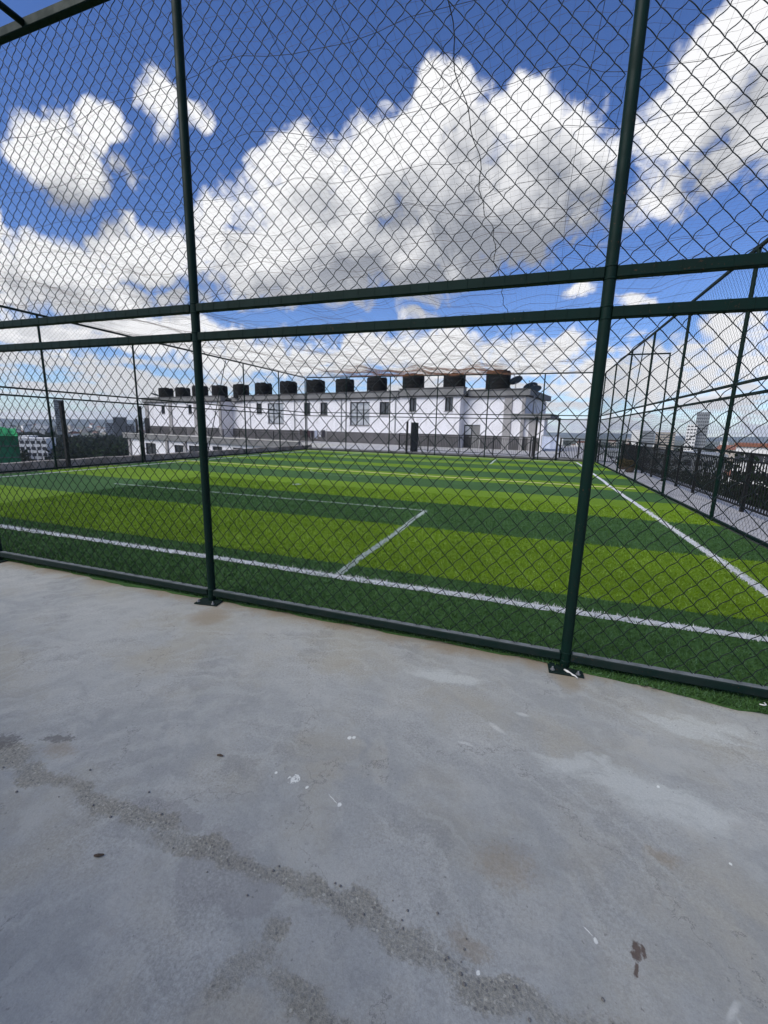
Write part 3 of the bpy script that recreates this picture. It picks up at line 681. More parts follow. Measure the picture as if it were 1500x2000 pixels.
o = place('net_mesh', threads('net_mesh', ls, 0.0009, NETM), (0, 0, 0), net); tag(o, kind='stuff')
# seams and support lines, each one a cord of its own
for i, y in enumerate([0.9, 1.7, 2.45, 3.3, 4.3, 5.6, 7.2, 9.0, 11.3, 13.5, 16, 18.5, 20.8]):
    x = np.arange(XW, XR+0.01, 0.25); yy = y + 0.10*np.sin(x*0.5+i)+0.02*np.sin(x*3.1+i*2)
    place('support_cord', threads('support_cord', [np.stack([x, yy, net_z(x, yy)+0.008], 1)], 0.0026, ROPE, 4), (0, 0, 0), net)
for i, x0 in enumerate([-13.6, -11.9, -9.6, -8.1, -6.6, -5.0, -3.55, -2.35, -1.75, 0.25, 0.55, 1.7, 2.1, 2.9]):
    y = np.arange(0, YE+0.01, 0.3); xx = x0 + 0.06*np.sin(y*0.6+i)+0.15*math.sin(i*3.3)*y/YE
    place('support_cord', threads('support_cord', [np.stack([xx, y, net_z(xx, y)+0.008], 1)], 0.0022, ROPE, 4), (0, 0, 0), net)
# slack folds of the net, wavy ropes of bunched mesh over the far half
ls = []
for i in range(46):
    y0 = 3.2+19.4*((i+.5)/46)**.8; xa = XW + (RNG.random()*5 if i % 3 else 0); xb = XR - (RNG.random()*5 if i % 4 else 0); x = np.arange(xa, xb, .16)
    f1, f2 = RNG.uniform(1.2, 2.6), RNG.uniform(3, 5); p1, p2, p3 = RNG.uniform(0, 6.28, 3)
    yy = np.clip(y0+.22*np.sin(x*.6*f1+p1)+.06*np.sin(x*f2+p2), .2, YE-.1); zz = net_z(x, yy)+.045*np.sin(x*f1+p2)+.02*np.sin(x*f2*1.3+p3)-.02; ls.append(np.stack([x, yy, zz], 1))
o = place('slack_folds', threads('slack_folds', ls, 0.0026, NETM, 4), (0, 0, 0), net); tag(o, kind='stuff')
# gathered rust-brown hem along the far rail
HEM = mat('rust_brown_netting', (.30, .12, .06), .95, (.16, .075, .045), 1.5, .8); ls = []
for i in range(80):
    y0 = YE-.05-4.6*(i/80)**1.1; x = np.arange(-11.5+RNG.random()*1.5, -1.2-RNG.random(), .12); p1, p2 = RNG.uniform(0, 6.28, 2)
    yy = np.minimum(y0+.05*np.sin(x*2.1+p1), YE-.02); ls.append(np.stack([x, yy, net_z(x, yy)+.02+.03*np.sin(x*3+p2)], 1))
o = place('gathered_hem', threads('gathered_hem', ls, 0.0026, HEM, 4), (0, 0, 0), net); tag(o, kind='stuff')
# laced seam with loose ends, the darkest line in the net
y = np.arange(0, YE+0.01, 0.12); xx = -0.89 + 0.03*np.sin(y*3.1)+0.02*np.sin(y*7.7); zz = net_z(xx, y)
ls = [np.stack([xx, y, zz], 1)]; x2 = xx+0.012*np.sin(y*26); ls.append(np.stack([x2, y, zz+0.008*np.cos(y*26)], 1))
place('lacing_rope', threads('lacing_rope', ls, 0.0042, ROPE, 5), (0, 0, 0), net)
rg = random.Random(8); ls = []
for (cx, cy, n_, sp) in ((-0.88, 2.95, 8, .16), (-0.88, 1.35, 6, .20), (-1.3, 1.25, 4, .25), (-0.85, 8.8, 12, .3), (-2.6, 1.9, 8, .2), (-5.2, 1.2, 8, .25), (-0.6, 12.5, 14, .45)):
    for _ in range(n_):
        p = [Vector((cx+rg.uniform(-sp, sp)*0.5, cy+rg.uniform(-sp, sp)*0.5, float(net_z(np.float64(cx), np.float64(cy)))-0.01))]
        a = rg.uniform(0, 6.28)
        for _k in range(10):
            a += rg.uniform(-.9, .9); p.append(p[-1]+Vector((math.cos(a)*.05*sp/.2, math.sin(a)*.05*sp/.2, rg.uniform(-.018, .014))))
        ls.append(np.array([tuple(q) for q in p]))
o = place('loose_strands', threads('loose_strands', ls, 0.0017, ROPE, 3), (0, 0, 0), net); tag(o, kind='stuff')

# ------------------------------------------------------------------ left edge parapet, kerbs, short posts
mb = MB(); xs = np.linspace(-1.5, 24.5, 60)
for i in range(59):
    y0, y1 = xs[i], xs[i+1]
    j = [0.012*math.sin(q*3.1)+0.008*math.sin(q*7.3) for q in (y0, y1)]
    p = [(XW-0.75, y0, 0), (XW-0.42+j[0]*.5, y0, 0), (XW-0.42+j[0]*.4, y0, 0.27+j[0]), (XW-0.75, y0, 0.27+j[0]), (XW-0.75, y1, 0), (XW-0.42+j[1]*.5, y1, 0), (XW-0.42+j[1]*.4, y1, 0.27+j[1]), (XW-0.75, y1, 0.27+j[1])]
    fs = [(1, 5, 6, 2), (3, 2, 6, 7), (0, 3, 7, 4)] + ([(0, 1, 2, 3)] if i == 0 else []) + ([(4, 7, 6, 5)] if i == 58 else [])
    mb.add(p, fs)
tag(mb.build('parapet_wall', CONCP), 'low weathered concrete parapet along the left roof edge behind the fence', 'parapet')
mb = MB(); mb.box(XW-0.30, XW-0.06, 0.2, YE, 0.001, 0.05); tag(mb.build('kerb', KERB), 'narrow pale kerb strip along the left side of the turf', 'kerb')
mb = MB(); mb.box(XW, XR, YE+0.25, YE+0.55, 0.001, 0.16); tag(mb.build('kerb', GREYR), 'low grey kerb behind the far end fence', 'kerb')
mb = MB(); mb.box(XR+0.05, XR+0.10, 0.2, YE, 0.001, 0.035); tag(mb.build('kerb', KERB), 'thin pale kerb under the right side fence', 'kerb')
def short_post(x, y, h, label):
    e = empty('short_post', (x, y, 0), label, 'post', 'thick black posts beside the cage')
    mb = MB(); mb.bbox(x-.055, x+.055, y-.055, y+.055, 0.0, h, 0.01); mb.build('shaft', BLACK, e)
    mb = MB(); mb.bbox(x-.065, x+.065, y-.065, y+.065, h+0.001, h+.03, 0.008); mb.build('cap', BLACK, e)
short_post(XW-0.25, 7.15, 2.2, 'thick black post left of the lone tower, foremost behind the left fence')
short_post(XW-0.25, 10.15, 2.2, 'thick black post behind the left fence near the white building corner')
short_post(-7.54, YE+0.16, 2.0, 'thick black post behind the middle of the far fence')
short_post(0.13, YE+0.18, 2.42, 'thick black gate post on the left of the far gate')
short_post(1.32, YE+0.18, 2.35, 'thick black gate post on the right of the far gate')

# ------------------------------------------------------------------ railings
def railing(label, a, b, height, spacing, postgap, extra=0.0, z0=0.0):
    a = Vector(a); b = Vector(b); D = (b-a); L = D.length; D.normalize(); rz = math.atan2(D.y, D.x)
    r = empty('railing', a, label, 'railing')
    N = Vector((-D.y, D.x, 0))
    mb = MB(); mb.obox(a-N*.022+Vector((0, 0, height-.05)), D*L, N*.044, Vector((0, 0, .05))); mb.build('top_rail', BLACK, r)
    mb = MB(); mb.obox(a-N*.016+Vector((0, 0, height-.19)), D*L, N*.032, Vector((0, 0, .03))); mb.build('middle_rail', BLACK, r)
    mb = MB(); mb.obox(a-N*.018+Vector((0, 0, .10)), D*L, N*.036, Vector((0, 0, .035))); mb.build('bottom_rail', BLACK, r)
    n = int(L/spacing); mb = MB(); mb.box(-.010, .010, -.010, .010, 0.135, height-.19); me = mb.mesh('bar', BLACK)
    for i in range(min(n, 295)): place('bar', me, a+D*((i+.5)*L/n), r, rz)
    n = max(1, int(round(L/postgap))); mb = MB(); mb.bbox(-.035, .035, -.035, .035, 0.004, height+extra, .006); me = mb.mesh('post', BLACK)
    for i in range(n+1): place('post', me, a+D*(i*L/n), r, rz)
    return r
railing('long black metal railing along the right walkway', (4.38, 2.0, 0), (4.38, 21.6, 0), 1.27, 0.115, 1.55)
railing('black railing behind the far fence, left of the gate', (-9.4, 27.45, 0), (-0.1, 25.3, 0), 1.27, 0.12, 2.3)
railing('black railing behind the far fence, right of the gate', (1.6, 24.9, 0), (4.38, 21.7, 0), 1.27, 0.12, 1.4)
railing('black railing on the far terrace edge in front of the white building', bp(14.5, 3.8, 0), bp(31, 3.8, 0), 1.05, 0.14, 2.6)
railing('black railing on the leftmost stretch of the terrace edge', bp(35.5, 3.8, 0), bp(49.8, 3.8, 0), 1.05, 0.14, 2.6)

# ------------------------------------------------------------------ far white building with the tanks
bld = empty('apartment_block', bp(24, -4, 0), 'long low white rooftop building with grey parapet and dark dado beyond the pitch', 'building')
def ubox(u0, u1, v0, v1, z0, z1, m, name, parent=bld):
    mb = MB(); mb.obox(bp(u0, v0, z0), BU*(u1-u0), BV*(v1-v0), Vector((0, 0, z1-z0))); return mb.build(name, m, parent)
def uwall(u0, u1, z0, z1, v, holes, m, name, depth=0.22, parent=bld):
    us = sorted({u0, u1} | {h[0] for h in holes} | {h[1] for h in holes}); zs = sorted({z0, z1} | {h[2] for h in holes} | {h[3] for h in holes})
    mb = MB()
    for i in range(len(us)-1):
        for j in range(len(zs)-1):
            cu = (us[i]+us[i+1])/2; cz = (zs[j]+zs[j+1])/2
            if any(h[0] < cu < h[1] and h[2] < cz < h[3] for h in holes): continue
            mb.add([bp(us[i], v, zs[j]), bp(us[i+1], v, zs[j]), bp(us[i+1], v, zs[j+1]), bp(us[i], v, zs[j+1])], [(1, 0, 3, 2)])
    for (a, b, c, d) in holes:
        p = [bp(q, v-w, z) for w in (0, depth) for q, z in ((a, c), (b, c), (b, d), (a, d))]
        mb.add(p, [(i, (i+1) % 4, 4+(i+1) % 4, 4+i) for i in range(4)])
    return mb.build(name, m, parent)
def window(u0, u1, z0, z1, v, glass, mull=1, parent=bld, bars=0):
    mb = MB(); t = 0.06
    def fb(a, b, c, d): mb.obox(bp(a, v-.17, c), BU*(b-a), BV*0.09, Vector((0, 0, d-c)))
    fb(u0+.002, u1-.002, z0+.002, z0+t); fb(u0+.002, u1-.002, z1-t, z1-.002); fb(u0+.002, u0+t, z0+t+.001, z1-t-.001); fb(u1-t, u1-.002, z0+t+.001, z1-t-.001)
    for k in range(mull): c = u0+(u1-u0)*(k+1)/(mull+1); fb(c-.03, c+.03, z0+t+.001, z1-t-.001)
    for k in range(bars): c = z0+(z1-z0)*(k+1)/(bars+1); mb.obox(bp(u0+t+.001, v-.165, c-.02), BU*(u1-u0-2*t-.002), BV*0.075, Vector((0, 0, .04)))
    w = mb.build('window', FRAME, parent)
    mb = MB(); mb.obox(bp(u0+.01, v-.19, z0+.01), BU*(u1-u0-.02), BV*.03, Vector((0, 0, z1-z0-.02))); mb.build('pane', glass, w)
    mb = MB(); mb.obox(bp(u0-.06, v+.003, z0-.07), BU*(u1-u0+.12), BV*.06, Vector((0, 0, .065))); mb.build('sill', PILAST, w)
ZP = 5.15
nar = [(1.32, 2.08, 3.23, 4.45), (5.0, 5.75, 3.2, 4.45), (8.0, 9.1, 2.9, 4.12), (15.75, 16.75, 2.82, 4.15), (18.2, 19.15, 2.82, 4.15), (25.9, 26.85, 2.95, 4.15)]
big = [(10.3, 12.75, 1.8, 4.15), (22.3, 24.9, 1.82, 4.15)]
uwall(0.6, 29.3, 0, 4.5, 0, nar+big, WHITEW, 'front_wall')
for w in nar: window(*w, 0, GLASS, 1)
for w in big: window(*w, 0, GLASSL, 2, bars=2)
ubox(0.6, 0.72, -1.0, -0.002, 0, 4.5, WHITEW, 'return_wall')
uwall(-4.8, 0.6, 0, 4.5, -1.0, [(-1.0, 0.55, 0, 2.1)], WHITEW, 'setback_wall')
uwall(29.3, 33.3, 0, 4.5, -1.6, [], WHITEW, 'recess_wall'); ubox(29.2, 29.298, -1.6, -.003, 0, 4.5, WHITEW, 'return_wall')
lw = [(39.6, 40.4, 2.9, 4.1), (46.0, 46.9, 2.9, 4.1)]
uwall(33.3, 51, 0, 4.5, 0.1, lw, WHITEW, 'front_wall')
for w in lw: window(*w, 0.1, GLASS, 1)
ubox(33.3, 33.4, -1.6, .098, 0, 4.5, WHITEW, 'return_wall')
ubox(-4.8, -4.7, -9, -1.003, 0, 4.5, WHITEW, 'side_wall'); ubox(50.9, 51.0, -9, .097, 0, 4.5, WHITEW, 'side_wall')
# dark dado and its cap
ubox(0.58, 29.25, 0.003, .06, 0, 1.12, GREYD, 'dado'); ubox(-4.85, -1.05, -.997, -.94, 0, 1.10, GREYD, 'dado'); ubox(33.35, 51.05, .103, .16, 0, 1.12, GREYD, 'dado'); ubox(29.3, 33.28, -1.597, -1.55, 0, 1.1, GREYD, 'dado')
# pilasters
for (a, b, v) in ((-3.71, -3.05, -1.0), (-4.82, -4.55, -1.0), (33.3, 33.75, .1), (38.2, 39.0, .1), (44.2, 44.9, .1), (50.2, 51.05, .1)): ubox(a, b, v+.004, v+.13, 0, 4.5, PILAST, 'pilaster')
for (a, v) in ((13.8, 0), (20.5, 0), (7.2, 0), (27.9, 0)): ubox(a, a+.10, v+.004, v+.07, 1.13, 4.49, STEEL, 'downpipe')
# parapet: overhanging grey band with a coping
def parapet(u0, u1, v, z0, z1):
    p = ubox(u0, u1, v-.4, v+.32, z0, z1, GREYR, 'parapet'); ubox(u0-.05, u1+.05, v-.45, v+.40, z1+.001, z1+.07, GREYD, 'coping', p)
    ubox(u0+.06, u1-.06, v-.3, v+.22, z0-.12, z0-.002, GREYD, 'soffit_band', p)
parapet(0.25, 6.7, 0, 4.62, 5.22); parapet(6.8, 29.6, 0, 4.55, 5.05); parapet(33.0, 51.4, .1, 4.55, 5.12); parapet(-4.9, 0.18, -1.0, 4.55, 5.03); parapet(29.62, 32.98, -1.6, 4.55, 5.03)
ubox(-5.2, -4.905, -9, -.66, 4.55, 5.03, GREYR, 'parapet'); ubox(-4.7, 50.8, -9, -1.7, 4.5, 5.0, GREYR, 'roof_slab')
ubox(0.2, 29.2, -1.65, -.42, 4.8, 4.98, GREYR, 'roof_slab'); ubox(33.3, 50.9, -1.65, -.32, 4.8, 4.98, GREYR, 'roof_slab')
# double door in the setback
d = ubox(-0.22, 0.53, -1.16, -1.10, 0.01, 2.08, FRAME, 'door'); ubox(-.14, .44, -1.098, -1.08, 1.2, 1.95, GLASSL, 'pane', d); ubox(-.10, -.06, -1.098, -1.04, .95, 1.15, STEEL, 'handle', d)
ubox(-0.98, -0.24, -1.16, -1.11, 0.01, 2.08, GREYR, 'door')
# annex with its own slab roof
ubox(-6.1, -3.75, -4.0, -1.25, 0, 2.7, WHITEW, 'annex_wall'); ubox(-6.95, -3.74, -4.3, -.75, 2.74, 3.06, GREYR, 'annex_roof'); ubox(-5.75, -5.2, -1.246, -1.1, 0, 2.7, PILAST, 'annex_pillar'); ubox(-6.45, -6.15, -1.3, -1.0, 0, 2.73, WHITEW, 'annex_pillar'); ubox(-6.1, -3.76, -1.247, -1.19, 0, 1.08, GREYD, 'dado')
# lower storey seen below the terrace edge on the left
ubox(16, 50, 3.4, 4.25, -0.62, 0.02, GREYR, 'terrace_edge'); ubox(16, 50.1, 3.5, 4.32, 0.021, .08, KERB, 'terrace_coping')
lows = [(42.4, 44.9, -3.0, -1.15), (36.2, 38.1, -2.6, -1.15), (32.6, 35.0, -2.6, -1.1), (28.5, 30.3, -2.6, -1.0), (25, 26.6, -2.6, -1.0)]
uwall(16, 49.2, -9.0, -0.62, 3.9, lows, WHITEW, 'lower_wall')
for w in lows: window(*w, 3.9, GLASS, 1)
ubox(49.0, 49.198, -9, 3.895, -9, -.63, WHITEW, 'lower_side_wall')
for a in (35.6, 39.6, 45.8, 48.8, 31.4): ubox(a-.25, a+.25, 3.905, 4.1, -9, -.63, PILAST, 'lower_pilaster')

# tanks
def tank_mesh():
    r, h = 1.05, 1.62; prof = [(r*.97, 0), (r, .03)]
    for k in range(4):
        z = .16+k*.34; prof += [(r, z), (r+.014, z+.03), (r+.014, z+.07), (r, z+.10)]
    prof += [(r, h-.08), (r*.985, h-.03), (r*.95, h), (r*.55, h+.035), (r*.36, h+.05)]
    mb = MB(); mb.lathe(prof, (0, 0, 0), 28); me = mb.mesh('body', TANKM, True); autosmooth(me, 50)
    mb = MB(); mb.lathe([(.36, h+.04), (.36, h+.14), (.33, h+.17), (.1, h+.18)], (0, 0, 0), 18); lid = mb.mesh('lid', TANKM, True); autosmooth(lid, 40)
    mb = MB()
    for k in range(6):
        a = k*math.pi/3+.3; c, s = math.cos(a), math.sin(a)
        mb.obox((c*.55-s*.05, s*.55+c*.05, h+.012), (c*.42, s*.42, 0), (s*.14, -c*.14, 0), (0, 0, .09))
    lug = mb.mesh('lifting_lugs', TANKM)
    mb = MB(); mb.tube([(0, -r-.0, .25), (0, -r-.25, .25), (0, -r-.28, .18), (0, -r-.28, -.15)], .035, 8); pipe = mb.mesh('outlet_pipe', STEEL, True)
    return me, lid, lug, pipe
TB, TL, TG, TP = tank_mesh()
nth = ['rightmost', 'second', 'third', 'fourth', 'fifth', 'sixth', 'middle', 'eighth', 'ninth', 'tenth', 'eleventh', 'twelfth', 'leftmost']
for i in range(13):
    u = -2.08+4.21*i + [0, -.1, 0, .05, 0, -.05, 0, .05, 0, .1, .15, 0, 0][i]; zb = 5.03
    p = bp(u, -1.75, zb)
    if i == 0: lab = 'rightmost and largest-looking black water tank on the white building roof, beside the dishes'
    elif i == 12: lab = 'leftmost black water tank at the far end of the white building roof'
    elif i == 6: lab = 'middle one of the thirteen black water tanks in the roof row'
    else: lab = nth[i]+' black ribbed water tank on the roof, counting from the satellite dishes'
    t = empty('water_tank', p, lab, 'water tank', 'row of water tanks on the roof', rz=R(17*i))
    sz = (1, .97, 1.02, 1, .96, 1.01, .98, 1, .95, .97, 1, .96, .97)[i]; sv = (sz, sz, sz*(1, .98, 1.01, .97)[i % 4])
    place('body', TB, p, t, rz=R(17*i), scale=sv); place('lid', TL, p, t, scale=sv); tag(place('lifting_lugs', TG, p, t, rz=R(17*i), scale=sv), kind='stuff'); place('outlet_pipe', TP, p, t, rz=-A13+R(8*((i*7) % 5-2)))

# satellite dishes
def dish(pos, yaw, tilt, size, label):
    e = empty('satellite_dish', pos, label, 'dish', 'satellite dishes on the roof'); pos = Vector(pos)
    rot = Matrix.Rotation(yaw, 3, 'Z') @ Matrix.Rotation(tilt, 3, 'X')
    ctr = pos+Vector((0, 0, .75)); vs = []; fs = []; n = 24; rings = 5
    for side in (0, 1):
        for k in range(rings+1):
            rr = size*k/rings; z = 0.22*(rr/size)**2*size + side*0.012
            vs += [tuple(ctr + rot @ Vector((rr*math.cos(2*math.pi*j/n), rr*math.sin(2*math.pi*j/n)*1.08, z))) for j in range(n)]
    o2 = (rings+1)*n
    for k in range(rings):
        for j in range(n):
            j2 = (j+1) % n; fs += [(k*n+j2, k*n+j, (k+1)*n+j, (k+1)*n+j2), (o2+k*n+j, o2+k*n+j2, o2+(k+1)*n+j2, o2+(k+1)*n+j)]
    fs += [(rings*n+j, rings*n+(j+1) % n, o2+rings*n+(j+1) % n, o2+rings*n+j) for j in range(n)]
    mb = MB(); mb.add(vs, fs); mb.build('reflector', DISHM, e, True)
    mb = MB(); mb.tube([pos, pos+Vector((0, 0, .62)), ctr - rot @ Vector((0, 0, .03))], .028, 8); mb.build('mast', STEEL, e, True)
    f = ctr + rot @ Vector((0, 0, size*.95)); mb = MB(); mb.tube([ctr + rot @ Vector((0, -size*.98, .18*size)), f], .012, 6); arm = mb.build('feed_arm', STEEL, e, True)
    mb = MB(); mb.tube([f - rot @ Vector((0, 0, .0)), f + rot @ Vector((0, 0, .14))], .045, 10); mb.build('receiver', STEEL, arm, True)
dish(bp(-3.6, -1.9, 5.03), R(38), R(-30), .58, 'highest of the three tilted satellite dishes beside the rightmost tank')
dish(bp(-4.7, -2.6, 4.55), R(30), R(-27), .60, 'middle of the three tilted satellite dishes at the roof corner')
dish(bp(-5.15, -2.2, 4.25), R(30), R(-28), .58, 'lowest and rightmost satellite dish hanging out over the roof corner')
dish(bp(51.9, -2.0, 5.0), R(-20), R(-16), .62, 'lone satellite dish at the far left end of the roof')
mb = MB(); mb.tube([bp(-5.25, -1.9, 3.07), bp(-5.25, -1.9, 4.6)], .06, 8); mb.tube([bp(-5.6, -2.0, 3.07), bp(-5.25, -1.9, 4.3)], .03, 6); mb.tube([bp(-5.9, -2.0, 3.07), bp(-5.3, -1.9, 4.2)], .03, 6)
mb.build('dish_stand', STEEL, bld, True)

# clothes line with washing
clo = empty('clothes_line', bp(16.3, 1.6, 0), 'thin clothes line strung before the dark dado of the white building', 'clothes line')
for u in (14.6, 18.4):
    mb = MB(); mb.tube([bp(u, 1.6, 0), bp(u, 1.6, 1.35)], .025, 8); mb.build('pole', STEEL, clo, True)
mb = MB(); mb.tube([bp(14.6+3.8*t, 1.6, 1.28-.12*math.sin(math.pi*t)) for t in np.linspace(0, 1, 14)], .006, 5); mb.build('line', STEEL, clo, True)
gc = [((.02, .02, .03), 'black shirt, rightmost on the clothes line'), ((.55, .55, .60), 'pale shirt on the clothes line beside the black shirt'), ((.30, .33, .42), 'grey-blue towel on the clothes line'), ((.03, .025, .04), 'dark skirt in the middle of the clothes line'), ((.05, .02, .03), 'dark maroon shirt on the clothes line'), ((.02, .025, .03), 'wide black sheet on the clothes line'), ((.06, .05, .05), 'dark brown shirt, leftmost on the clothes line')]
for i, (c, lab) in enumerate(gc):
    m = mat('cloth_%s' % lab.split()[0], c, 0.9, None, 5, .5); u0 = 14.75+i*.52; w = .40; vs = []; fs = []
    h = [.75, .65, .85, .7, .72, .8, .62][i]
    for a in range(7):
        for b in range(7):
            t = a/6; q = b/6; u = u0+w*t; zt = 1.285-.12*math.sin(math.pi*(u-14.6)/3.8)
            wd = 1.0 - .15*q*(i % 2) + .12*(1-q)*(i % 3 == 0)
            vs.append(bp(u0+w/2+(t-.5)*w*wd, 1.61+.03*math.sin(9*t+i)*q+.01*i % .02, zt-h*q - .04*math.sin(5*t+i)*q))
    for a in range(6):
        for b in range(6): fs.append((a*7+b, a*7+b+1, a*7+b+8, a*7+b+7))
    n = len(vs); vs += [v+BV*.012 for v in vs]; fs += [tuple(q+n for q in f[::-1]) for f in fs]
    mb = MB(); mb.add(vs, fs); o = mb.build('garment', m, None, True); tag(o, lab, 'garment', 'washing on the line')
# black gate leaves standing open behind the fence and on the left terrace
def gate(a, b, h, label, z0=0.05):
    a = Vector(a); b = Vector(b); D = (b-a); L = D.length; D.normalize(); N = Vector((-D.y, D.x, 0))*.02
    e = empty('gate_leaf', a, label, 'gate')
    mb = MB()
    for (o1, l1, z, hh) in ((0, L, z0, .05), (0, L, h-.05, .05), (0, .05, z0+.051, h-z0-.102), (L-.05, .05, z0+.051, h-z0-.102)): mb.obox(a+D*o1-N+Vector((0, 0, z)), D*l1, N*2, Vector((0, 0, hh)))
    mb.build('frame', BLACK, e)
    mb = MB(); mb.obox(a+D*.052-N*.3+Vector((0, 0, z0+.052)), D*(L-.104), N*.6, Vector((0, 0, h-z0-.104))); mb.build('sheet', BLACK, e)
    mb = MB(); mb.tube([a+D*(L-.12)-N*4+Vector((0, 0, 1.0)), a+D*(L-.12)+N*4+Vector((0, 0, 1.0))], .018, 6); mb.build('handle', STEEL, e, True)
gate((-7.45, YE+.75, 0), (-7.25, YE+1.75, 0), 2.0, 'black sheet-metal gate leaf standing open behind the far fence')
gate((0.14, YE+.30, 0), (0.0, YE+1.3, 0), 1.35, 'black gate leaf standing open at the far right gate')
gate(bp(45.9, 3.2, 0), bp(44.8, 3.2, 0), 2.2, 'black gate panel on the left terrace, larger of the two')
gate(bp(48.3, 3.2, 0), bp(47.8, 3.2, 0), 2.1, 'slim black gate panel on the left terrace, beside the larger one')
# pale blue sheet hung beyond the gate
m = mat('cloth_pale_blue', (.55, .60, .72), .9, (.40, .45, .58), 2, .7); vs = []; fs = []
for a in range(13):
    for b in range(7): t = a/12; q = b/6; vs.append(Vector((.62+1.1*t, 29+.05*math.sin(9*t)+.03*math.sin(21*t+q), 1.32-.85*q-.04*math.sin(3.1*t))))
for a in range(12):
    for b in range(6): fs.append((a*7+b, a*7+b+1, a*7+b+8, a*7+b+7))
n = len(vs); vs += [v+Vector((0, .012, 0)) for v in vs]; fs += [tuple(q+n for q in f[::-1]) for f in fs]
mb = MB(); mb.add(vs, fs); tag(mb.build('hanging_sheet', m, None, True), 'pale blue sheet hung up beyond the far right gate', 'sheet')
mb = MB(); mb.box(.55, 1.85, 29.06, 29.1, 1.30, 1.36); mb.box(.55, .60, 29.06, 29.1, 0, 1.30); mb.box(1.80, 1.85, 29.06, 29.1, 0, 1.30); tag(mb.build('drying_rack', STEEL), 'thin steel drying frame carrying the pale blue sheet', 'frame')
# two shaggy brown plants on the walkway
def shrub(pos, r, label):
    e = empty('potted_shrub', pos, label, 'plant', 'brown plants by the railing'); px, py, _ = pos
    mb = MB(); mb.lathe([(.11, 0), (.15, .02), (.20, .2), (.205, .22), (.18, .22)], (px, py, .007), 16); mb.build('pot', BARK, e, True)
    N = 900; d = RNG.normal(0, 1, (N, 3)); d /= np.linalg.norm(d, axis=1)[:, None]; d[:, 2] = np.abs(d[:, 2])*.9-.1; rr = r*RNG.uniform(.5, 1.05, N)[:, None]
    c = np.array([px, py, .26])+d*rr; mb = MB()
    for k in range(N):
        a = Vector(RNG.normal(0, .035, 3)); b = Vector(RNG.normal(0, .03, 3)); p = Vector(c[k]); mb.add([p-a*.6, p+b, p+a], [(0, 1, 2)])
    mb.build('foliage', PLANT, e)
shrub((3.98, 18.8, 0), .26, 'shaggy brown potted plant on the right walkway, the farther of two'); shrub((3.97, 17.3, 0), .30, 'shaggy brown potted plant on the right walkway, the nearer of two')

# added block, never in view, to shade the near left of the deck
sh = empty('shade_block', (-4.5, -7.2, 0), 'white added block behind the viewpoint, unseen, shading the near left deck', 'building')
mb = MB(); mb.box(-8.5, -1.2, -8.9, -5.05, 0.001, 3.2); mb.build('wall', WHITEW, sh)
mb = MB(); mb.box(-8.8, -0.9, -8.95, -4.75, 3.202, 3.4); mb.build('roof', GREYR, sh)
mb = MB(); mb.box(-3.0, -2.05, -5.049, -5.0, 0.002, 2.1); dr = mb.build('door', FRAME, sh)
mb = MB(); mb.tube([(-2.17, -4.985, .95), (-2.17, -4.985, 1.12)], .014, 8); mb.build('handle', STEEL, dr, True)

# ------------------------------------------------------------------ small litter on the concrete
def scrap(name, pts, label, m, cat):
    mb = MB(); mb.tube(pts, [0.004]+[.006]*(len(pts)-2)+[.003], 6); return tag(mb.build(name, m), label, cat)
scrap('twig', [(-1.415, -2.06, .006), (-1.40, -2.055, .008), (-1.385, -2.045, .006)], 'tiny dark twig on the concrete left of the worn patch', BARK, 'twig')
scrap('twig', [(-1.33, -1.50, .006), (-1.315, -1.497, .008), (-1.30, -1.495, .006)], 'tiny dark twig lying on the concrete near the paint drops', BARK, 'twig')
m = mat('white_scrap', (.75, .74, .70), .8)
mb = MB(); mb.tube([(.335, -.075, .022), (.355, -.095, .024), (.372, -.098, .020), (.385, -.115, .018), (.40, -.118, .016), (.415, -.135, .012)], [.006, .008, .004, .006, .005, .003], 7)
tag(mb.build('white_scrap', m, None, True), 'crumpled white scrap lying on the right post base plate', 'scrap')
mb = MB(); mb.tube([(1.40, -.095, .05), (1.42, -.10, .052), (1.435, -.09, .05), (1.43, -.075, .055)], .004, 5); tag(mb.build('white_scrap', m, None, True), 'small curl of white string caught on the turf edge at the right', 'scrap')
pebm = mat('pebble', (.20, .19, .17), .9); pm_ = MB(); pm_.lathe([(.3, -.3), (.8, -.1), (1, .2), (.7, .6), (.2, .75)], (0, 0, 0), 7); pebble = pm_.mesh('pebble', pebm, True)
mb = MB()
for k in range(40):
    x = RNG.uniform(-2.3, .4); y = -1.9+RNG.normal(0, .05); q = RNG.uniform(.0025, .006)
    mb.lathe([(.3*q, 0), (.8*q, .2*q), (q, .5*q), (.7*q, .9*q), (.2*q, 1.05*q)], (x, y, .0015), 6)
tag(mb.build('loose_pebbles', pebm, None, True), 'tiny loose pebbles strewn along the worn strip of concrete', 'pebbles', kind='stuff')

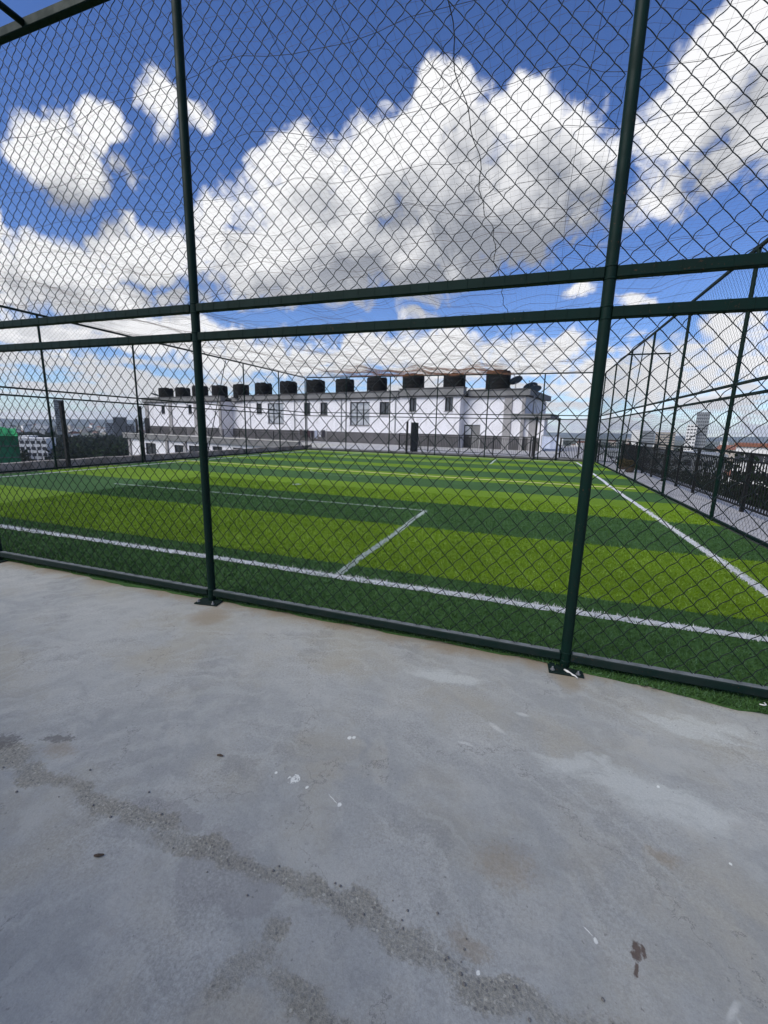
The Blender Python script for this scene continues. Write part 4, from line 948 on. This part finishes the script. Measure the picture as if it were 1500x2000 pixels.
# ------------------------------------------------------------------ the city below
ZG = -38.0
GROUND = mat('city_ground', (.10, .11, .07), .95, (.05, .065, .035), .004, .9)
mb = MB(); mb.box(-9000, 9000, -2500, 12000, ZG-2, ZG); tag(mb.build('ground', GROUND), kind='structure')
HILL = mat('hill', (.07, .10, .11), .95, (.05, .075, .075), .002, .8)
def hills(y0, hmax, seed, ax0, ax1, name='hills'):
    rg = np.random.default_rng(seed); ph = rg.uniform(0, 6.28, 6); vs = []; fs = []
    A = np.linspace(ax0, ax1, 90)
    for i, a in enumerate(A):
        hgt = hmax*(.55+.25*math.sin(a*3.1+ph[0])+.15*math.sin(a*9+ph[1])+.07*math.sin(a*23+ph[2])+.03*math.sin(a*61+ph[3]))
        for (rr, hh) in ((.86, 0), (.93, .55), (1, 1), (1.15, .6), (1.3, 0)): vs.append((math.sin(a)*y0*rr, math.cos(a)*y0*rr, ZG-3+max(5, hgt)*hh))
        if i:
            for k in range(4): b = 5*i; fs.append((b-5+k, b-5+k+1, b+k+1, b+k))
    mb = MB(); mb.add(vs, fs); tag(mb.build(name, HILL, None, True), kind='structure')
hills(6200, 150, 3, -1.6, -.55); hills(4600, 85, 9, -1.7, .9)
def at_px(px, py, dist):
    d = CF + CR*((px-750)/F_PX) + CD*((py-1000)/F_PX); k = dist/math.hypot(d.x, d.y); return CAM_POS + d*k
def px_block(px0, px1, ytop, dist, depth, m, name, label, cat='building', win=None, roof=None, group=None, cap=None, face=None):
    """a building facing us: pixel columns and roof line at a distance give its true place and size"""
    a = at_px(px0, ytop, dist); b = at_px(px1, ytop, dist); top = (a.z+b.z)/2
    U = Vector((b.x-a.x, b.y-a.y, 0)); W = U.length; U.normalize(); N = Vector((-U.y, U.x, 0))
    if N.dot(Vector((a.x, a.y, 0))) < 0: N = -N
    if face:      # front turned: keep the left edge, run along the given direction to the ray of the right edge
        U = Vector((math.cos(face), math.sin(face), 0)); dr = Vector((b.x, b.y, 0)) - Vector((CAM_POS.x, CAM_POS.y, 0)); q = Vector((CAM_POS.x-a.x, CAM_POS.y-a.y, 0))
        W = (q.x*dr.y-q.y*dr.x)/(U.x*dr.y-U.y*dr.x); N = Vector((-U.y, U.x, 0))
    e = empty(name, (a.x, a.y, ZG), label, cat, group); o = Vector((a.x, a.y, ZG))
    mb = MB(); mb.obox(o, U*W, N*depth, Vector((0, 0, top-ZG))); mb.build('wall', m, e)
    if cap: mb = MB(); mb.obox(o+Vector((0, 0, top-ZG+.01))-U*.3-N*.3, U*(W+.6), N*(depth+.6), Vector((0, 0, cap))); mb.build('roof', roof or m, e)
    if win:
        nx, fz, ww, wh, gm = win; nz = int(min((top-ZG-1.5)//fz, 14)); mw = MB(); mw.box(0, ww, 0, .25, 0, wh); me = mw.mesh('window', gm); rz = math.atan2(U.y, U.x)
        for j in range(nz):
            for i in range(nx):
                p = o+U*((i+.5)*W/nx-ww/2)-N*.13+Vector((0, 0, top-ZG-1.2-(j+1)*fz+(fz-wh)))
                place('window', me, p, e, rz)
    return e, o, U, N, W, top
CW = mat('far_white_wall', (.80, .79, .77), .9, (.66, .65, .63), .05, .5); CG = mat('far_grey_wall', (.26, .28, .30), .9, (.2, .21, .22), .05, .5)
CT = mat('far_tower_wall', (.17, .20, .20), .6, (.10, .13, .13), .08, .7); CB = mat('far_beige_wall', (.45, .40, .34), .9, (.36, .32, .27), .05, .6); CR_ = mat('far_red_roof', (.24, .10, .06), .9, (.22, .09, .06), .1, .6); CDK = mat('far_dark_wall', (.07, .08, .09), .6, (.11, .12, .13), .06, .7)
GN = mat('green_scaffold_net', (.015, .16, .07), .9, (.006, .05, .025), .22, .9, detail=8)
DKW = mat('far_dark_window', (.03, .033, .04), .3)
px_block(36, 90, 857, 400, 16, CW, 'apartment_block', 'white block of flats with a grid of dark windows below the left parapet', win=(5, 4.4, 2.3, 2.3, DKW), cap=.6, face=R(37))
px_block(36, 57, 851, 425, 14, CW, 'stair_tower', 'white stair tower rising at the corner of the left block of flats', face=R(37))
e, o, U, N, W, top = px_block(-260, 34, 848, 150, 30, GN, 'scaffolded_building', 'building wrapped in green scaffold netting at the left edge')
mb = MB(); g2 = mat('bright_green_net', (.02, .30, .10), .9, (.01, .16, .06), .5, .7)
vs = []; fs = []; n = 40
for i in range(n):
    t = i/(n-1); p = o+U*(W*t)-N*.5; zz = top-ZG
    vs += [p+Vector((0, 0, zz-.4)), p+N*3+Vector((0, 0, zz+1.6+.7*math.sin(t*31)+.4*math.sin(t*77))), p+N*9+Vector((0, 0, zz+1.0+.5*math.sin(t*21))), p+N*12+Vector((0, 0, zz-.5))]
    if i: b = 4*i; fs += [(b-4+k, b-4+k+1, b+k+1, b+k) for k in range(3)]
mb.add(vs, fs); mb.build('net_cover', g2, e, True)
for k in range(1, 5): mb = MB(); mb.tube([o+U*W*.0-N*.3+Vector((0, 0, top-ZG-3*k)), o+U*W-N*.3+Vector((0, 0, top-ZG-3*k))], .12, 5); mb.build('scaffold_tube', CDK, e)
px_block(104, 124, 783, 900, 22, CT, 'office_tower', 'lone slender grey-green tower on the left skyline', win=(5, 3.6, 3.0, 1.6, DKW), cap=2)
px_block(220, 247, 816, 900, 25, CDK, 'office_block', 'dark square office block on the left skyline', win=(7, 3.5, 3.2, 1.6, DKW), cap=1.5, roof=CG)
px_block(205, 222, 826, 1000, 18, CG, 'office_block', 'pale grey block just left of the dark office block', win=(3, 3.5, 4, 1.5, DKW))
px_block(247, 262, 828, 1000, 18, CG, 'office_block', 'pale grey block just right of the dark office block', win=(3, 3.5, 3, 1.5, DKW))
px_block(1343, 1363, 829, 520, 18, CW, 'tower_block', 'lower white half of the tower pair on the right skyline', win=(3, 3.2, 1.8, 1.2, DKW))
px_block(1362, 1388, 807, 530, 20, CG, 'tower_block', 'taller half of the white tower pair on the right skyline, its shade painted grey', win=(6, 3.2, 1.5, 1.5, CDK), cap=1)  # white tower in shade; the grey wall colour paints that shade in
px_block(1235, 1251, 841, 620, 18, CW, 'tower_block', 'leftmost pale block in the right skyline group, plain white', win=None, cap=1)
px_block(1252, 1279, 843, 600, 20, CG, 'tower_block', 'grey block with window rows in the right skyline group', win=(7, 3.2, 2.0, 1.4, CDK), cap=1)
px_block(1281, 1320, 846, 640, 20, CB, 'tower_block', 'beige block, rightmost and widest of the right skyline group', win=(8, 3.2, 2.2, 1.4, CDK), cap=1)
px_block(1438, 1560, 874, 95, 14, CW, 'neighbour_house', 'white neighbouring house with a red roof behind the right railing', win=(6, 3.0, 1.2, 1.4, DKW), roof=CR_, cap=.55)
px_block(1150, 1420, 886, 140, 18, CG, 'neighbour_block', 'grey neighbouring block seen through the right railing', win=(14, 3.0, 1.6, 1.5, DKW), cap=.5)
# the low town on the left: many small blocks
kinds = []
for wm, rm in ((CW, CR_), (CB, CR_), (CW, CG), (CG, CG), (CB, CG)):
    mb = MB(); mb.box(-.5, .5, -.5, .5, 0, 1); w_ = mb.mesh('wall', wm); mb = MB(); mb.add([(-.55, -.55, 1.002), (.55, -.55, 1.002), (.55, .55, 1.002), (-.55, .55, 1.002), (-.4, 0, 1.22), (.4, 0, 1.22)], [(0, 1, 5, 4), (1, 2, 5), (2, 3, 4, 5), (3, 0, 4), (3, 2, 1, 0)]); kinds.append((w_, mb.mesh('roof', rm)))
rg = random.Random(21)
for k in range(130):
    px = rg.uniform(-120, 300) if k < 95 else rg.uniform(1080, 1600); dist = rg.uniform(700, 2400) if k < 95 else rg.uniform(350, 1800)
    p = at_px(px, 840, dist); kk = rg.randrange(5); wmesh, rmesh = kinds[kk]; hl = ('small distant white house with a red roof under the skyline', 'small distant beige house with a red roof under the skyline', 'small distant white house with a grey roof under the skyline', 'small distant all-grey house under the skyline', 'small distant beige house with a grey roof under the skyline')[kk]
    s = (rg.uniform(9, 24), rg.uniform(9, 18), rg.choice([8, 10, 12, 15, 18, 24])); z = rg.uniform(0, 6.28)
    e = empty('distant_house', (p.x, p.y, ZG), hl, 'house', 'distant houses', rz=z)
    place('wall', wmesh, (p.x, p.y, ZG), e, z, s); place('roof', rmesh, (p.x, p.y, ZG), e, z, s)
# woods: crowns made of leaf clumps, reading as one dark mass
def crowns(spots, name, m, leaf, per):
    V = []; 
    for (x, y, r, h) in spots:
        n = per; d = RNG.normal(0, 1, (n, 3)); d /= np.linalg.norm(d, axis=1)[:, None]; lob = 1+.28*np.sin(d[:, 0]*5+x)*np.sin(d[:, 1]*6+y)+.15*np.sin(d[:, 2]*9+x*2)
        rr = (RNG.random(n)**.33)[:, None]*lob[:, None]; c = np.array([x, y, ZG+h-r*.75])+d*rr*np.array([r, r, r*.8]); s = leaf*RNG.uniform(.6, 1.4, n)[:, None]
        a = RNG.normal(0, 1, (n, 3)); a /= np.linalg.norm(a, axis=1)[:, None]; b = RNG.normal(0, 1, (n, 3)); b = np.cross(a, b); b /= np.linalg.norm(b, axis=1)[:, None]
        V.append(np.stack([c-a*s, c+b*s*.8, c+a*s, c-b*s*.8], 1))
    V = np.concatenate(V).reshape(-1, 3); nf = len(V)//4; me = bpy.data.meshes.new(name); me.vertices.add(len(V)); me.loops.add(nf*4); me.polygons.add(nf)
    me.vertices.foreach_set('co', V.astype(np.float32).ravel()); me.loops.foreach_set('vertex_index', np.arange(nf*4, dtype=np.int32)); me.polygons.foreach_set('loop_start', np.arange(0, nf*4, 4, dtype=np.int32)); me.materials.append(m); me.update(calc_edges=True)
    return me
spots = []
for k in range(420):
    px = rg.uniform(-60, 290); dist = (330 if px > 112 or px < 20 else 445)+400*rg.random()**1.2; p = at_px(px, 850, dist); spots.append((p.x, p.y, rg.uniform(6, 11), rg.uniform(13, 22)))
for k in range(110):
    px = rg.uniform(-200, 320); dist = rg.uniform(1000, 3200); p = at_px(px, 850, dist); spots.append((p.x, p.y, rg.uniform(6, 10), rg.uniform(7, 11)))
for k in range(120):
    px = rg.uniform(1060, 1600); dist = rg.uniform(250, 1500); p = at_px(px, 850, dist); spots.append((p.x, p.y, rg.uniform(7, 12), rg.uniform(10, 18)))
o = place('woodland', crowns(spots, 'woodland', LEAFD, 1.5, 160), (0, 0, 0)); tag(o, 'dark green mass of far trees below the roof, left of the building', 'woodland', kind='stuff')
# garden trees rising behind the right railing
for i, (px, dist, r, h, lab) in enumerate(((1330, 30, 4.2, 37.4, 'dark tree crown behind the right railing, below the tower pair'), (1440, 24, 3.6, 37.6, 'dark tree crown behind the right railing at the red roof'), (1250, 42, 5.0, 37.0, 'dark tree crown behind the right railing near the brown plants'), (1540, 22, 4, 37.9, 'dark tree crown at the right edge of the view'))):
    p = at_px(px, 860, dist); e = empty('garden_tree', (p.x, p.y, ZG), lab, 'tree', 'trees behind the right railing')
    me = crowns([(p.x, p.y, r, h+.4)] + [(p.x+rg.uniform(-r, r)*.7, p.y+rg.uniform(-r, r)*.7, r*.6, h-rg.uniform(0, 3)) for _ in range(6)], 'crown', LEAFD, .085, 6000); place('crown', me, (0, 0, 0), e)
    mb = MB(); mb.tube([(p.x, p.y, ZG), (p.x+.4, p.y+.2, ZG+h*.5), (p.x, p.y, ZG+h-2)], [.7, .5, .12], 10); mb.build('trunk', BARK, e, True)
# our own block below the deck, so that the roof stands on something
mb = MB(); mb.box(XW-0.88, 4.95, -8.9, 23.5, ZG, -0.505); tag(mb.build('block_walls', WHITEW), 'walls of the block under the roof pitch', 'building')

# ------------------------------------------------------------------ air
HZ = bpy.data.materials.new('haze_air'); HZ.use_nodes = True; HZ.node_tree.nodes.clear(); T = NT(HZ.node_tree)
ho = T.new('ShaderNodeOutputMaterial'); pv = T.new('ShaderNodeVolumePrincipled'); pv.inputs['Color'].default_value = (.80, .87, 1.0, 1); pv.inputs['Density'].default_value = 0.9e-4; pv.inputs['Anisotropy'].default_value = 0.0
T.l.new(pv.outputs[0], ho.inputs['Volume'])
mb = MB(); mb.box(-9300, 9300, -2800, 12300, ZG-5, 190); tag(mb.build('haze', HZ), kind='stuff')
